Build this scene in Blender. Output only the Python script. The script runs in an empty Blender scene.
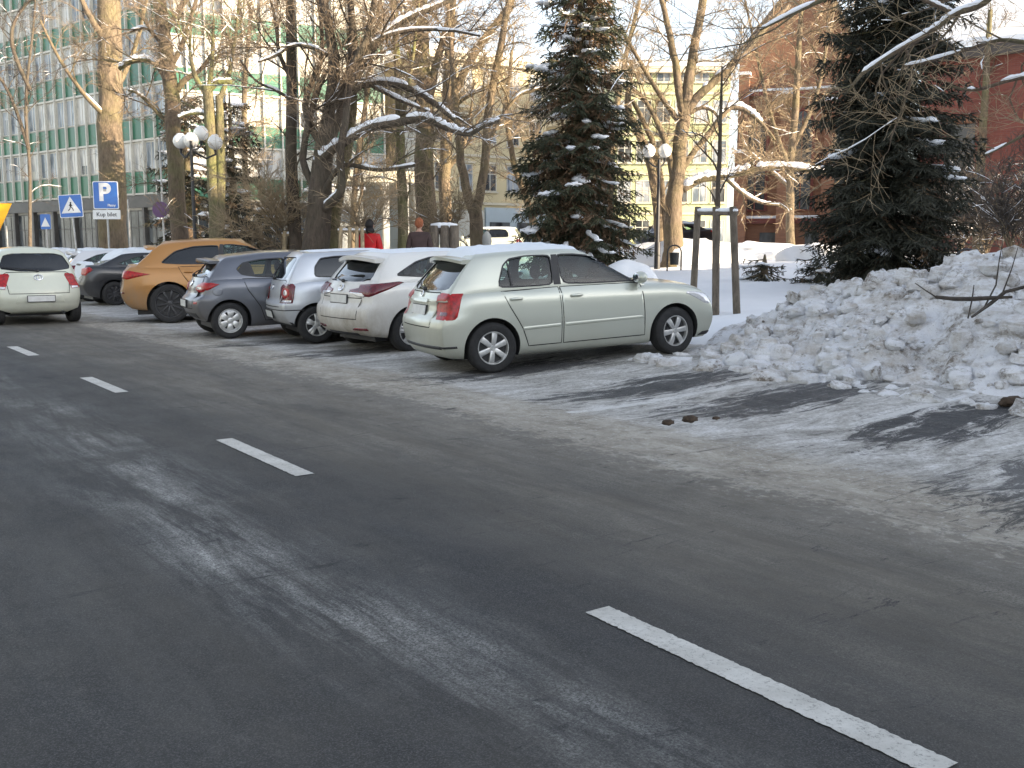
import bpy, bmesh, math, random
from mathutils import Vector, Matrix, noise
from mathutils.bvhtree import BVHTree
from mathutils.interpolate import poly_3d_calc
R = math.radians
scene = bpy.context.scene
COL = scene.collection
FPX = 1000.0; CH = 1.53
PIT = math.atan(136 / FPX); CP, SP = math.cos(PIT), math.sin(PIT)

# ---------------------------------------------------------------- placement helpers
def at(px, py, d):
    """world point seen at a pixel of the photograph at camera depth d"""
    v = (384 - py) / FPX
    return Vector(((px - 512) / FPX * d, d * (CP + v * SP), CH + d * (-SP + v * CP)))
RN = Vector((math.sin(R(53.6)), math.cos(R(53.6)), 0))      # across the road, towards the park
RA = Vector((-RN.y, RN.x, 0))                                # along the road
def NA(x, y): return x * RN.x + y * RN.y, x * RA.x + y * RA.y
def XY(n, a): return n * RN.x + a * RA.x, n * RN.y + a * RA.y
def sm(a, b, x):
    t = min(1, max(0, (x - a) / (b - a))); return t * t * (3 - 2 * t)
def terr(x, y):
    """height of the snow field beyond the parking bays"""
    n, a = NA(x, y)
    z = -0.10 + 0.52 * sm(9.9, 11.6, n) + 0.045 * max(0, min(n, 26) - 11.6) + 0.018 * max(0, min(n, 60) - 26)
    if n > 9.5:
        k = sm(9.6, 12, n)
        z += k * (0.10 * noise.noise(Vector((x * .35, y * .35, 1.3))) + .05 * noise.noise(Vector((x * 1.1, y * 1.1, 7))) + .02 * noise.noise(Vector((x * 3.1, y * 3.1, 2))))
        if n > 18: z += sm(18, 30, n) * .35 * max(0, noise.noise(Vector((x * .16, y * .16, 9))))
    return z
def pz(n):
    """height of road + parking surface"""
    return 0.14 * sm(6.6, 10.0, n)
def gp(px, d):
    p = at(px, 384, d); x, y = p.x, p.y
    for _ in range(4):
        z = terr(x, y); y = (d + (z - CH) * SP) / CP
        x = (px - 512) / FPX * d
    return Vector((x, y, terr(x, y)))

# ---------------------------------------------------------------- object helpers
def tag(o, label=None, cat=None, group=None, kind=None):
    if label: o['label'] = label
    if cat: o['category'] = cat
    if group: o['group'] = group
    if kind: o['kind'] = kind
    return o
def empty(name, loc=(0, 0, 0), rz=0, **k):
    o = bpy.data.objects.new(name, None); COL.objects.link(o)
    o.location = loc; o.rotation_euler = (0, 0, rz); o.empty_display_size = .2
    return tag(o, **k)
def link(name, me, parent=None, **k):
    o = bpy.data.objects.new(name, me); COL.objects.link(o)
    if parent is not None: o.parent = parent
    return tag(o, **k)
class MB:
    """collects geometry, builds ONE mesh object"""
    def __init__(s): s.v = []; s.f = []; s.m = []; s.mi = 0
    def add(s, vs, fs):
        b = len(s.v); s.v += [tuple(p) for p in vs]
        s.f += [tuple(i + b for i in f) for f in fs]; s.m += [s.mi] * len(fs)
    def box(s, x0, x1, y0, y1, z0, z1, M=None):
        vs = [Vector((x, y, z)) for z in (z0, z1) for y in (y0, y1) for x in (x0, x1)]
        if M is not None: vs = [M @ p for p in vs]
        s.add(vs, [(0, 2, 3, 1), (4, 5, 7, 6), (0, 1, 5, 4), (2, 6, 7, 3), (0, 4, 6, 2), (1, 3, 7, 5)])
    def tube(s, pts, rad, n=6, cap=True):
        pts = [Vector(p) for p in pts]
        if not hasattr(rad, '__len__'): rad = [rad] * len(pts)
        rings = []; up = None
        for i, p in enumerate(pts):
            d = (pts[min(i + 1, len(pts) - 1)] - pts[max(i - 1, 0)])
            if d.length < 1e-9: d = Vector((0, 0, 1))
            d.normalize()
            if up is None: up = d.orthogonal().normalized()
            else:
                up = up - d * up.dot(d)
                up = up.normalized() if up.length > 1e-6 else d.orthogonal().normalized()
            w = d.cross(up); r = rad[i]
            rings.append([p + (up * math.cos(2 * math.pi * k / n) + w * math.sin(2 * math.pi * k / n)) * r for k in range(n)])
        vs = [q for g in rings for q in g]; fs = []
        for i in range(len(pts) - 1):
            for k in range(n):
                a = i * n + k; b = i * n + (k + 1) % n
                fs.append((a, b, b + n, a + n))
        if cap and n > 2:
            fs.append(tuple(range(n))[::-1]); fs.append(tuple((len(pts) - 1) * n + k for k in range(n)))
        s.add(vs, fs)
    def grid(s, P, close=False):
        h, w = len(P), len(P[0]); vs = [q for r in P for q in r]; fs = []
        for i in range(h - 1):
            for j in range(w if close else w - 1):
                j2 = (j + 1) % w
                fs.append((i * w + j, i * w + j2, (i + 1) * w + j2, (i + 1) * w + j))
        s.add(vs, fs)
    def lathe(s, prof, n, axis='y', c=(0, 0, 0)):
        P = []
        for (r, t) in prof:
            row = []
            for k in range(n):
                a = 2 * math.pi * k / n; u, w = r * math.cos(a), r * math.sin(a)
                row.append((c[0] + u, c[1] + t, c[2] + w) if axis == 'y' else (c[0] + u, c[1] + w, c[2] + t))
            P.append(row)
        s.grid(P, True)
    def ball(s, c, r, n=10, m=6, sq=(1, 1, 1), jit=0, rnd=None):
        P = []
        for i in range(m + 1):
            th = math.pi * i / m; row = []
            for k in range(n):
                a = 2 * math.pi * k / n
                q = Vector((math.sin(th) * math.cos(a) * sq[0], math.sin(th) * math.sin(a) * sq[1], math.cos(th) * sq[2]))
                rr = r * (1 + (jit * noise.noise(Vector(c) * 3 + q * 1.7) if jit else 0))
                row.append(Vector(c) + q * rr)
            P.append(row)
        s.grid(P, True)
    def mesh(s, name, mats, smooth=True, ang=40):
        me = bpy.data.meshes.new(name); me.from_pydata(s.v, [], s.f)
        for m in (mats if isinstance(mats, (list, tuple)) else [mats]): me.materials.append(m)
        if any(s.m): me.polygons.foreach_set('material_index', s.m)
        if smooth:
            me.polygons.foreach_set('use_smooth', [True] * len(me.polygons))
            if ang < 180: me.set_sharp_from_angle(angle=R(ang))
        me.update(); return me
    def build(s, name, mats, parent=None, smooth=True, ang=40, **k):
        return link(name, s.mesh(name, mats, smooth, ang), parent, **k)

# ---------------------------------------------------------------- materials
class NT:
    def __init__(s, name):
        s.m = bpy.data.materials.new(name); s.m.use_nodes = True
        s.t = s.m.node_tree; s.t.nodes.clear()
        s.out = s.n('ShaderNodeOutputMaterial'); s.b = s.n('ShaderNodeBsdfPrincipled')
        s.l(s.b.outputs[0], s.out.inputs[0])
    def n(s, t, **k):
        o = s.t.nodes.new(t)
        for a, b in k.items(): setattr(o, a, b)
        return o
    def l(s, a, b): s.t.links.new(a, b)
    def set(s, **k):
        for a, v in k.items():
            i = s.b.inputs[a.replace('_', ' ')]
            i.default_value = (*v, 1) if isinstance(v, tuple) and len(v) == 3 else v
        return s
    def coord(s, scale=(1, 1, 1), kind='Object', rot=(0, 0, 0), loc=(0, 0, 0)):
        c = s.n('ShaderNodeTexCoord'); m = s.n('ShaderNodeMapping')
        m.inputs['Scale'].default_value = scale; m.inputs['Rotation'].default_value = rot; m.inputs['Location'].default_value = loc
        s.l(c.outputs[kind], m.inputs[0]); return m.outputs[0]
    def noise(s, co, scale, detail=4, rough=.55, dist=0):
        n = s.n('ShaderNodeTexNoise'); n.inputs['Scale'].default_value = scale; n.inputs['Detail'].default_value = detail
        n.inputs['Roughness'].default_value = rough; n.inputs['Distortion'].default_value = dist
        s.l(co, n.inputs['Vector']); return n.outputs['Fac']
    def ramp(s, f, stops, interp='LINEAR'):
        r = s.n('ShaderNodeValToRGB'); e = r.color_ramp.elements; r.color_ramp.interpolation = interp
        while len(e) < len(stops): e.new(.5)
        for q, (p, c) in zip(e, stops):
            q.position = p; q.color = (c, c, c, 1) if not hasattr(c, '__len__') else (*c, 1)
        s.l(f, r.inputs[0]); return r.outputs[0]
    def mix(s, f, a, b, mode='MIX'):
        m = s.n('ShaderNodeMix', data_type='RGBA', blend_type=mode)
        for k, v in ((0, f), (6, a), (7, b)):
            if isinstance(v, (int, float)): m.inputs[k].default_value = v
            elif isinstance(v, tuple): m.inputs[k].default_value = (*v, 1)
            else: s.l(v, m.inputs[k])
        return m.outputs[2]
    def math(s, op, a, b=0, clamp=False):
        m = s.n('ShaderNodeMath', operation=op, use_clamp=clamp)
        for k, v in ((0, a), (1, b)):
            if isinstance(v, (int, float)): m.inputs[k].default_value = v
            else: s.l(v, m.inputs[k])
        return m.outputs[0]
    def col(s, c): s.l(c, s.b.inputs['Base Color']); return s
    def rough(s, c): s.l(c, s.b.inputs['Roughness']); return s
    def bump(s, h, strength=.5, dist=.02, prev=None):
        b = s.n('ShaderNodeBump'); b.inputs['Strength'].default_value = strength; b.inputs['Distance'].default_value = dist
        s.l(h, b.inputs['Height'])
        if prev is not None: s.l(prev, b.inputs['Normal'])
        s.l(b.outputs[0], s.b.inputs['Normal']); return b.outputs[0]
def flat(name, c, rough=.6, metal=0., var=.12, scale=6, **k):
    t = NT(name); t.set(Roughness=rough, Metallic=metal, **k)
    f = t.noise(t.coord(), scale, 4)
    t.col(t.ramp(f, [(.3, tuple(x * (1 - var) for x in c)), (.7, tuple(min(1, x * (1 + var)) for x in c))]))
    return t.m
M = {}
def paint(name, c, metal=.45, rough=.34, dirt=.5, dcol=(.23, .215, .19), dtop=.62):
    t = NT(name); t.set(Metallic=metal, Coat_Weight=.7, Coat_Roughness=.06)
    co = t.coord(); sx = t.n('ShaderNodeSeparateXYZ'); t.l(co, sx.inputs[0])
    low = t.math('SUBTRACT', 1.0, t.math('DIVIDE', sx.outputs[2], dtop), True)
    rear = t.math('SUBTRACT', 1.0, t.math('MULTIPLY', t.math('ABSOLUTE', t.math('SUBTRACT', sx.outputs[0], 0.0)), 1.5), True)
    rr = t.math('MULTIPLY', rear, .55)
    n1 = t.noise(t.coord((1, 1, .6)), 5, 6, .7)
    f = t.math('MULTIPLY', t.math('ADD', low, rr), t.ramp(n1, [(.3, .35), (.65, 1.)]), True)
    f = t.math('MULTIPLY', f, dirt, True)
    fine = t.ramp(t.noise(t.coord(), 60, 3, .7), [(.4, 0.), (.9, .25)])
    f2 = t.math('ADD', f, t.math('MULTIPLY', fine, dirt * .5), True)
    t.col(t.mix(f2, c, dcol)); t.rough(t.math('ADD', t.math('MULTIPLY', f2, .5), rough, True))
    mt = t.math('MULTIPLY', t.math('SUBTRACT', 1.0, f2, True), metal); t.l(mt, t.b.inputs['Metallic'])
    cw = t.math('MULTIPLY', t.math('SUBTRACT', 1.0, t.math('MULTIPLY', f2, 1.4), True), .7); t.l(cw, t.b.inputs['Coat Weight'])
    return t.m
def glassmat(name, tint, refl=1.0, trans=1.0, rough=.03):
    t = NT(name); t.t.nodes.remove(t.b)
    tr = t.n('ShaderNodeBsdfTransparent'); tr.inputs[0].default_value = (*tint, 1)
    gl = t.n('ShaderNodeBsdfGlossy'); gl.inputs[1].default_value = rough; gl.inputs[0].default_value = (.95, .98, 1, 1)
    df = t.n('ShaderNodeBsdfDiffuse')
    dn = t.ramp(t.noise(t.coord((1, 1, 1)), 7, 5, .7), [(.35, .0), (.8, .22)])
    df.inputs[0].default_value = (.35, .36, .36, 1)
    fr = t.n('ShaderNodeFresnel'); fr.inputs[0].default_value = 1.5
    f = t.math('MULTIPLY', fr.outputs[0], 1.0 * refl, True)
    mx = t.n('ShaderNodeMixShader'); t.l(f, mx.inputs[0]); t.l(tr.outputs[0], mx.inputs[1]); t.l(gl.outputs[0], mx.inputs[2])
    m2 = t.n('ShaderNodeMixShader'); t.l(t.math('MULTIPLY', dn, .12), m2.inputs[0]); t.l(mx.outputs[0], m2.inputs[1]); t.l(df.outputs[0], m2.inputs[2])
    t.l(m2.outputs[0], t.out.inputs[0]); return t.m
M['glass'] = glassmat('car_glass', (.58, .72, .68))
M['privacy'] = glassmat('dark_car_glass', (.035, .05, .075), 1.5)
M['inner'] = flat('car_interior', (.035, .035, .037), .8)
M['rubber'] = flat('tyre_rubber', (.022, .022, .023), .85, var=.3, scale=20)
M['plastic'] = flat('black_plastic', (.025, .025, .027), .5, var=.3)
M['chrome'] = flat('chrome', (.75, .75, .76), .15, 1.)
M['alloy'] = flat('alloy', (.62, .62, .61), .35, .75, .15, 12)
M['darkalloy'] = flat('dark_alloy', (.06, .06, .065), .35, .6)
M['redlens'] = flat('red_lens', (.34, .003, .004), .3, 0, .5, 22, Coat_Weight=.12)
M['darkred'] = flat('dark_red_lens', (.11, .004, .010), .18, 0, .4, 22, Coat_Weight=.5)
M['clear'] = flat('clear_lens', (.62, .62, .64), .12, .3, .2, 30, Coat_Weight=1.)
M['plate'] = flat('plate_white', (.62, .63, .62), .45, 0, .1, 10)
M['amber'] = flat('amber_lens', (.75, .25, .03), .2)
M['steel'] = flat('galvanised_steel', (.42, .43, .44), .45, .7, .15, 9)
M['seam'] = flat('seam_black', (.012, .012, .012), .9)

def snowmat(name, c=(.80, .82, .85), dirt=0., dcol=(.28, .24, .19), bump=.35, sc=1.):
    t = NT(name); t.set(Roughness=.75)
    try: t.b.inputs['Subsurface Weight'].default_value = .0
    except Exception: pass
    co = t.coord()
    n1 = t.noise(co, .6 * sc, 6, .6); n2 = t.noise(co, 5 * sc, 8, .7); n3 = t.noise(co, 30 * sc, 5, .7)
    base = t.ramp(n1, [(.3, tuple(x * .93 for x in c)), (.7, c)])
    if dirt:
        k = t.math('MULTIPLY', t.ramp(t.noise(co, 1.6 * sc, 8, .72, .6), [(.38, 0.), (.66, 1.)]), dirt, True)
        k2 = t.math('MULTIPLY', t.ramp(n2, [(.5, 0.), (.72, 1.)]), dirt, True)
        base = t.mix(t.math('MAXIMUM', k, t.math('MULTIPLY', k2, .8)), base, dcol)
        sp = t.ramp(t.noise(co, 45 * sc, 3, .8), [(.62, 0.), (.72, 1.)])
        base = t.mix(t.math('MULTIPLY', sp, dirt * .8, True), base, tuple(x * .4 for x in dcol))
    t.col(base)
    t.bump(t.math('ADD', t.math('MULTIPLY', n2, .6), t.math('MULTIPLY', n3, .35)), bump, .06 / sc)
    return t.m
M['snow'] = snowmat('snow_clean', bump=.3)
M['snowcar'] = snowmat('snow_on_cars', (.74, .79, .85), .05, bump=.2, sc=1.5)
def heapmat():
    t = NT('ploughed_snow'); t.set(Roughness=.75); co = t.coord()
    n2 = t.noise(co, 7, 10, .74); n3 = t.noise(co, 40, 6, .75)
    base = t.ramp(t.noise(co, 1.1, 5, .6), [(.3, (.74, .76, .79)), (.7, (.88, .89, .92))])
    lay = t.ramp(t.noise(t.coord((.8, .8, 3.2)), 1.5, 10, .74, .5), [(.46, 0.), (.54, .5), (.66, .9)])
    k = t.math('MULTIPLY', lay, t.ramp(n2, [(.34, .25), (.60, 1.)]), True)
    base = t.mix(k, base, (.36, .305, .235))
    dk = t.ramp(t.noise(co, 3.1, 12, .80, .3), [(.53, 0.), (.62, .9)]); base = t.mix(dk, base, (.17, .135, .10))
    sp = t.ramp(t.noise(co, 55, 4, .85), [(.60, 0.), (.69, .9)]); base = t.mix(sp, base, (.12, .095, .07))
    t.col(base); t.bump(t.math('ADD', n2, t.math('MULTIPLY', n3, .45)), 1.0, .05); return t.m
M['snowdirty'] = heapmat()
M['snowtwig'] = flat('snow_on_branches', (.86, .88, .92), .8, var=.04)
# ---------------------------------------------------------------- cars
def lut(tab, x):
    if x <= tab[0][0]: return tab[0][1]
    for (a, b), (c, d) in zip(tab, tab[1:]):
        if x <= c:
            t = (x - a) / (c - a); return b + (d - b) * t
    return tab[-1][1]
def slut(tab, x):
    """smooth (Catmull-Rom like) lookup"""
    n = len(tab)
    if x <= tab[0][0]: return tab[0][1]
    if x >= tab[-1][0]: return tab[-1][1]
    for i in range(n - 1):
        x0, y0 = tab[i]; x1, y1 = tab[i + 1]
        if x <= x1:
            h = x1 - x0; t = (x - x0) / h
            def sl(j):
                if j <= 0: return (tab[1][1] - tab[0][1]) / (tab[1][0] - tab[0][0])
                if j >= n - 1: return (tab[-1][1] - tab[-2][1]) / (tab[-1][0] - tab[-2][0])
                a = (tab[j][1] - tab[j - 1][1]) / (tab[j][0] - tab[j - 1][0]); b = (tab[j + 1][1] - tab[j][1]) / (tab[j + 1][0] - tab[j][0])
                return 0 if a * b <= 0 else 2 * a * b / (a + b)
            m0, m1 = sl(i), sl(i + 1); t2, t3 = t * t, t * t * t
            return (2 * t3 - 3 * t2 + 1) * y0 + (t3 - 2 * t2 + t) * h * m0 + (-2 * t3 + 3 * t2) * y1 + (t3 - t2) * h * m1
def cubegrid(fn, nx, ny, nz):
    """deformed cube: fn(s,t,v) -> point ; shared verts"""
    mb = MB(); idx = {}
    def vid(i, j, k):
        q = (i, j, k)
        if q not in idx:
            idx[q] = len(mb.v); mb.v.append(tuple(fn(i / nx, 2 * j / ny - 1, k / nz)))
        return idx[q]
    def face(a, b, c, d): mb.f.append((a, b, c, d)); mb.m.append(mb.mi)
    for i in range(nx):
        for k in range(nz):
            face(vid(i, 0, k), vid(i + 1, 0, k), vid(i + 1, 0, k + 1), vid(i, 0, k + 1))
            face(vid(i, ny, k), vid(i, ny, k + 1), vid(i + 1, ny, k + 1), vid(i + 1, ny, k))
        for j in range(ny):
            face(vid(i, j, 0), vid(i, j + 1, 0), vid(i + 1, j + 1, 0), vid(i + 1, j, 0))
            face(vid(i, j, nz), vid(i + 1, j, nz), vid(i + 1, j + 1, nz), vid(i, j + 1, nz))
    for j in range(ny):
        for k in range(nz):
            face(vid(0, j, k), vid(0, j, k + 1), vid(0, j + 1, k + 1), vid(0, j + 1, k))
            face(vid(nx, j, k), vid(nx, j + 1, k), vid(nx, j + 1, k + 1), vid(nx, j, k + 1))
    return mb
def densify(u, k=.75):
    """cluster stations towards both ends"""
    return u + k * math.sin(2 * math.pi * u) * -0.5 / math.pi if True else u
def blob(xr, xf, zb, zt, hw, bowr, bowf, kr, Rr, kf, Rf, crown, nx=56, ny=18, nz=18, cr_pow=2, prear=2.4):
    def fn(u, t, v):
        s = densify(u, .8); at_ = abs(t)
        x = (slut(xr, v) + bowr * at_ ** prear) * (1 - s) + (slut(xf, v) - bowf * at_ ** 2.4) * s
        b0, b1 = slut(zb, x), slut(zt, x)
        z = b0 + (b1 - b0) * v
        w = slut(hw, v)
        dr = x - slut(xr, v); df = slut(xf, v) - x
        if dr < Rr: w *= 1 - kr * ((Rr - dr) / Rr) ** 2.2
        if df < Rf: w *= 1 - kf * ((Rf - df) / Rf) ** 2.2
        if v > .999: z += crown * (1 - at_ ** cr_pow)
        return (x, t * w, z)
    return cubegrid(fn, nx, ny, nz)
def boolop(base, cutter, op, name='tmp'):
    """boolean through an evaluated modifier; returns a new mesh"""
    a = bpy.data.objects.new('a', base); b = bpy.data.objects.new('b', cutter)
    COL.objects.link(a); COL.objects.link(b)
    m = a.modifiers.new('m', 'BOOLEAN'); m.operation = op; m.object = b; m.solver = 'EXACT'
    bpy.context.view_layer.update()
    dg = bpy.context.evaluated_depsgraph_get()
    me = bpy.data.meshes.new_from_object(a.evaluated_get(dg), preserve_all_data_layers=True, depsgraph=dg)
    bpy.data.objects.remove(a); bpy.data.objects.remove(b)
    bpy.data.meshes.remove(base); bpy.data.meshes.remove(cutter)
    return me
class Surf:
    """ray casting + smooth normals over the uncut shells"""
    def __init__(s, meshes):
        s.parts = []
        for me in meshes:
            vs = [v.co.copy() for v in me.vertices]; ns = [v.normal.copy() for v in me.vertices]
            fs = [tuple(p.vertices) for p in me.polygons]
            s.parts.append((BVHTree.FromPolygons(vs, fs), vs, ns, fs))
    def ray(s, o, d):
        best = None
        for bvh, *_ in s.parts:
            h = bvh.ray_cast(o, d)
            if h[0] is not None and (best is None or h[3] < best[3]): best = h
        return best
    def nrm(s, p, part=None):
        if part is None:
            part = min(range(len(s.parts)), key=lambda i: s.parts[i][0].find_nearest(p)[3])
        bvh, vs, ns, fs = s.parts[part]
        co, n, i, d = bvh.find_nearest(p)
        f = fs[i]; w = poly_3d_calc([vs[k] for k in f], co)
        q = Vector((0, 0, 0))
        for k, a in zip(f, w): q += ns[k] * a
        return q.normalized(), part
def prism(poly, mode, a0, a1, mi=1):
    """poly of (a,z) extruded; mode 'y': a=x extruded along y ; mode 'x': a=y extruded along x"""
    mb = MB(); mb.mi = mi; n = len(poly)
    if mode == 'y': vs = [(a, a0, z) for a, z in poly] + [(a, a1, z) for a, z in poly]
    else: vs = [(a0, a, z) for a, z in poly] + [(a1, a, z) for a, z in poly]
    mb.add(vs, [tuple(range(n)), tuple(range(2 * n - 1, n - 1, -1))] + [(i, i + n, (i + 1) % n + n, (i + 1) % n) for i in range(n)])
    return mb
def cutmesh(mb, mats):
    me = mb.mesh('cut', mats, False)
    bm = bmesh.new(); bm.from_mesh(me); bmesh.ops.recalc_face_normals(bm, faces=bm.faces); bm.to_mesh(me); bm.free()
    return me
def smoothpoly(poly, k=2):
    return _chaikin(_chaikin(poly, .90), .78)
def _chaikin(poly, w):
    q = []
    for i in range(len(poly)):
        a, b = poly[i], poly[(i + 1) % len(poly)]
        q.append((a[0] * w + b[0] * (1 - w), a[1] * w + b[1] * (1 - w))); q.append((a[0] * (1 - w) + b[0] * w, a[1] * (1 - w) + b[1] * w))
    return q
def _old(poly, k=2):
    """round the corners of a closed polygon a bit (Chaikin)"""
    for _ in range(k):
        q = []
        for i in range(len(poly)):
            a, b = poly[i], poly[(i + 1) % len(poly)]
            q.append((a[0] * .8 + b[0] * .2, a[1] * .8 + b[1] * .2)); q.append((a[0] * .2 + b[0] * .8, a[1] * .2 + b[1] * .8))
        poly = q
    return poly
FR = {}
def frame(kind, W=1.7, L=4.2):
    """ray frame: returns f(a,z)->(origin, direction)"""
    if kind == 'right': return lambda a, z: (Vector((a, -3, z)), Vector((0, 1, 0)))
    if kind == 'left': return lambda a, z: (Vector((a, 3, z)), Vector((0, -1, 0)))
    if kind == 'rear': return lambda a, z: (Vector((-3, a, z)), Vector((1, 0, 0)))
    if kind == 'front': return lambda a, z: (Vector((L + 3, a, z)), Vector((-1, 0, 0)))
    sx = 1 if kind[0] == 'r' else -1; sy = 1 if kind[1] == 'r' else -1      # 'rr','rl','fr','fl' corners; a grows from the end face round to the side
    c = Vector((0 if sx > 0 else L, -sy * W / 2, 0))
    d = Vector((sx, sy, 0)).normalized(); e = Vector((sx, -sy, 0)).normalized()
    return lambda a, z: (c + e * a - d * 3 + Vector((0, 0, z)), d)
def xs_range(poly, a):
    zs = []
    for i in range(len(poly)):
        (a0, z0), (a1, z1) = poly[i], poly[(i + 1) % len(poly)]
        if (a0 - a) * (a1 - a) <= 0 and abs(a1 - a0) > 1e-9:
            zs.append(z0 + (z1 - z0) * (a - a0) / (a1 - a0))
    return (min(zs), max(zs)) if zs else None
def decal(surf, fr, poly, off, na=18, nz=8, roll=.0, mb=None, bulge=0.):
    """structured patch of the polygon laid on the body surface"""
    mb = mb or MB(); A0 = min(p[0] for p in poly); A1 = max(p[0] for p in poly); P = []
    for i in range(na + 1):
        u = i / na; u = .5 - .5 * math.cos(math.pi * u) if na > 6 else u
        a = A0 + (A1 - A0) * (u * .9996 + .0002); zr = xs_range(poly, a)
        if zr is None: continue
        row = []
        for j in range(nz + 1):
            v = j / nz; z = zr[0] + (zr[1] - zr[0]) * v
            o, d = fr(a, z); h = surf.ray(o, d)
            if h is None:
                row = None; break
            ed = 1.0 if (roll and (i in (0, na) or j in (0, nz))) else 0.
            n = surf.nrm(h[0])[0] if bulge or True else h[1]
            b = bulge * (1 - (2 * u - 1) ** 4) * (1 - (2 * v - 1) ** 4)
            row.append(h[0] + n * (off - ed * roll + b))
        if row: P.append(row)
    if len(P) > 1: mb.grid(P)
    return mb
def ribbon(surf, fr, pts, w, off, mb=None, closed=False, step=.06):
    mb = mb or MB(); q = []
    L_ = pts + ([pts[0]] if closed else [])
    for (a0, z0), (a1, z1) in zip(L_, L_[1:]):
        n = max(1, int(math.hypot(a1 - a0, z1 - z0) / step))
        for k in range(n): q.append((a0 + (a1 - a0) * k / n, z0 + (z1 - z0) * k / n))
    q.append(L_[-1]); P = []
    for i, (a, z) in enumerate(q):
        b = q[min(i + 1, len(q) - 1)]; c = q[max(i - 1, 0)]
        if closed and i in (0, len(q) - 1): b, c = q[1], q[-2]
        dx, dz = b[0] - c[0], b[1] - c[1]; l = math.hypot(dx, dz) or 1; nx_, nz_ = -dz / l * w / 2, dx / l * w / 2
        row = []
        for sgn in (-1, 1):
            o, d = fr(a + nx_ * sgn, z + nz_ * sgn); h = surf.ray(o, d)
            if h is None: row = None; break
            row.append(h[0] + surf.nrm(h[0])[0] * off)
        if row: P.append(row)
    if len(P) > 1: mb.grid(P)
    return mb
def flip_out(me, c):
    """make patch normals face away from point c"""
    bm = bmesh.new(); bm.from_mesh(me); bm.normal_update()
    s = sum((f.normal.dot(f.calc_center_median() - Vector(c)) * f.calc_area() for f in bm.faces))
    if s < 0: bmesh.ops.reverse_faces(bm, faces=bm.faces)
    bm.to_mesh(me); bm.free()
WHEELS = {}
def wheel_meshes(r, rr, style, w=.2):
    """tyre, rim and dark backing for a wheel whose outer face looks to -y, centred on the origin"""
    key = (r, rr, style)
    if key in WHEELS: return WHEELS[key]
    h = w / 2
    t = MB(); t.lathe([(rr * .97, h), (rr + .01, h), (r - .03, h * 1.02), (r - .006, h * .86), (r, h * .55), (r - .004, h * .3), (r - .004, h * .27), (r, h * .24), (r, -h * .24), (r - .004, -h * .27), (r - .004, -h * .3),
                       (r, -h * .55), (r - .006, -h * .86), (r - .03, -h * 1.02), ((r + rr) / 2 + .01, -h * 1.06), (rr + .012, -h * .98), (rr, -h * .93), (rr * .97, -h * .9)], 44)
    ty = t.mesh('tyre', M['rubber'], True, 50)
    d = MB(); d.lathe([(rr * .98, h), (rr * .98, -h * .55), (.02, -h * .45)], 32)
    d.lathe([(rr * .62, -h * .5), (rr * .62, -h * .58), (.05, -h * .58)], 28)
    dk = d.mesh('wheel', M['plastic'], True, 40)
    m = MB()
    m.lathe([(rr * .97, -h * .3), (rr * 1.0, -h * .9), (rr * .985, -h * .99), (rr * .94, -h * .98), (rr * .90, -h * .8), (rr * .885, -h * .5)], 44)
    hub = -h * .80
    def spoke(a0, w0, w1, z0, z1, r0=.12, r1=.92, th=.03):
        ca, sa = math.cos(a0), math.sin(a0); P = []
        for k in range(6):
            q = k / 5; rd = rr * (r0 + (r1 - r0) * q); ww = w0 + (w1 - w0) * q; y = z0 + (z1 - z0) * q - .012 * math.sin(math.pi * q)
            row = []
            for (a, b) in ((-1, th), (-1, .004), (-.75, 0), (.75, 0), (1, .004), (1, th)):
                u, v = rd, a * ww
                row.append((u * ca - v * sa, y + b, u * sa + v * ca))
            P.append(row)
        m.grid(P)
    if style == 'six':
        for k in range(6): spoke(k * math.pi / 3 + .5, .027, .036, hub, -h * .86)
        m.lathe([(.001, hub - .008), (.03, hub - .008), (.036, hub), (.06, hub + .004), (.07, hub + .03)], 24)
    elif style == 'cover':
        m.lathe([(rr * .90, -h * .85), (rr * .80, -h * .98), (rr * .74, -h * .9), (rr * .72, -h * .8)], 40)
        for k in range(6): spoke(k * 2 * math.pi / 6 + .2, .030, .062, hub - .01, -h * .92, .15, .84)
        m.lathe([(.001, hub - .02), (.03, hub - .02), (.07, hub - .01), (.10, hub + .02)], 24)
    elif style == 'five':
        for k in range(5):
            for e in (-.16, .16): spoke(k * 2 * math.pi / 5 + .3 + e, .016, .026, hub, -h * .86)
        m.lathe([(.001, hub - .008), (.035, hub - .008), (.065, hub), (.07, hub + .03)], 24)
    else:
        for k in range(10): spoke(k * 2 * math.pi / 10, .014, .02, hub, -h * .86)
        m.lathe([(.001, hub - .008), (.035, hub - .008), (.065, hub), (.07, hub + .03)], 24)
    rm = {n: m.mesh('rim', M[n], True, 35) for n in ('alloy', 'darkalloy')}
    WHEELS[key] = (ty, dk, rm); return WHEELS[key]
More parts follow.
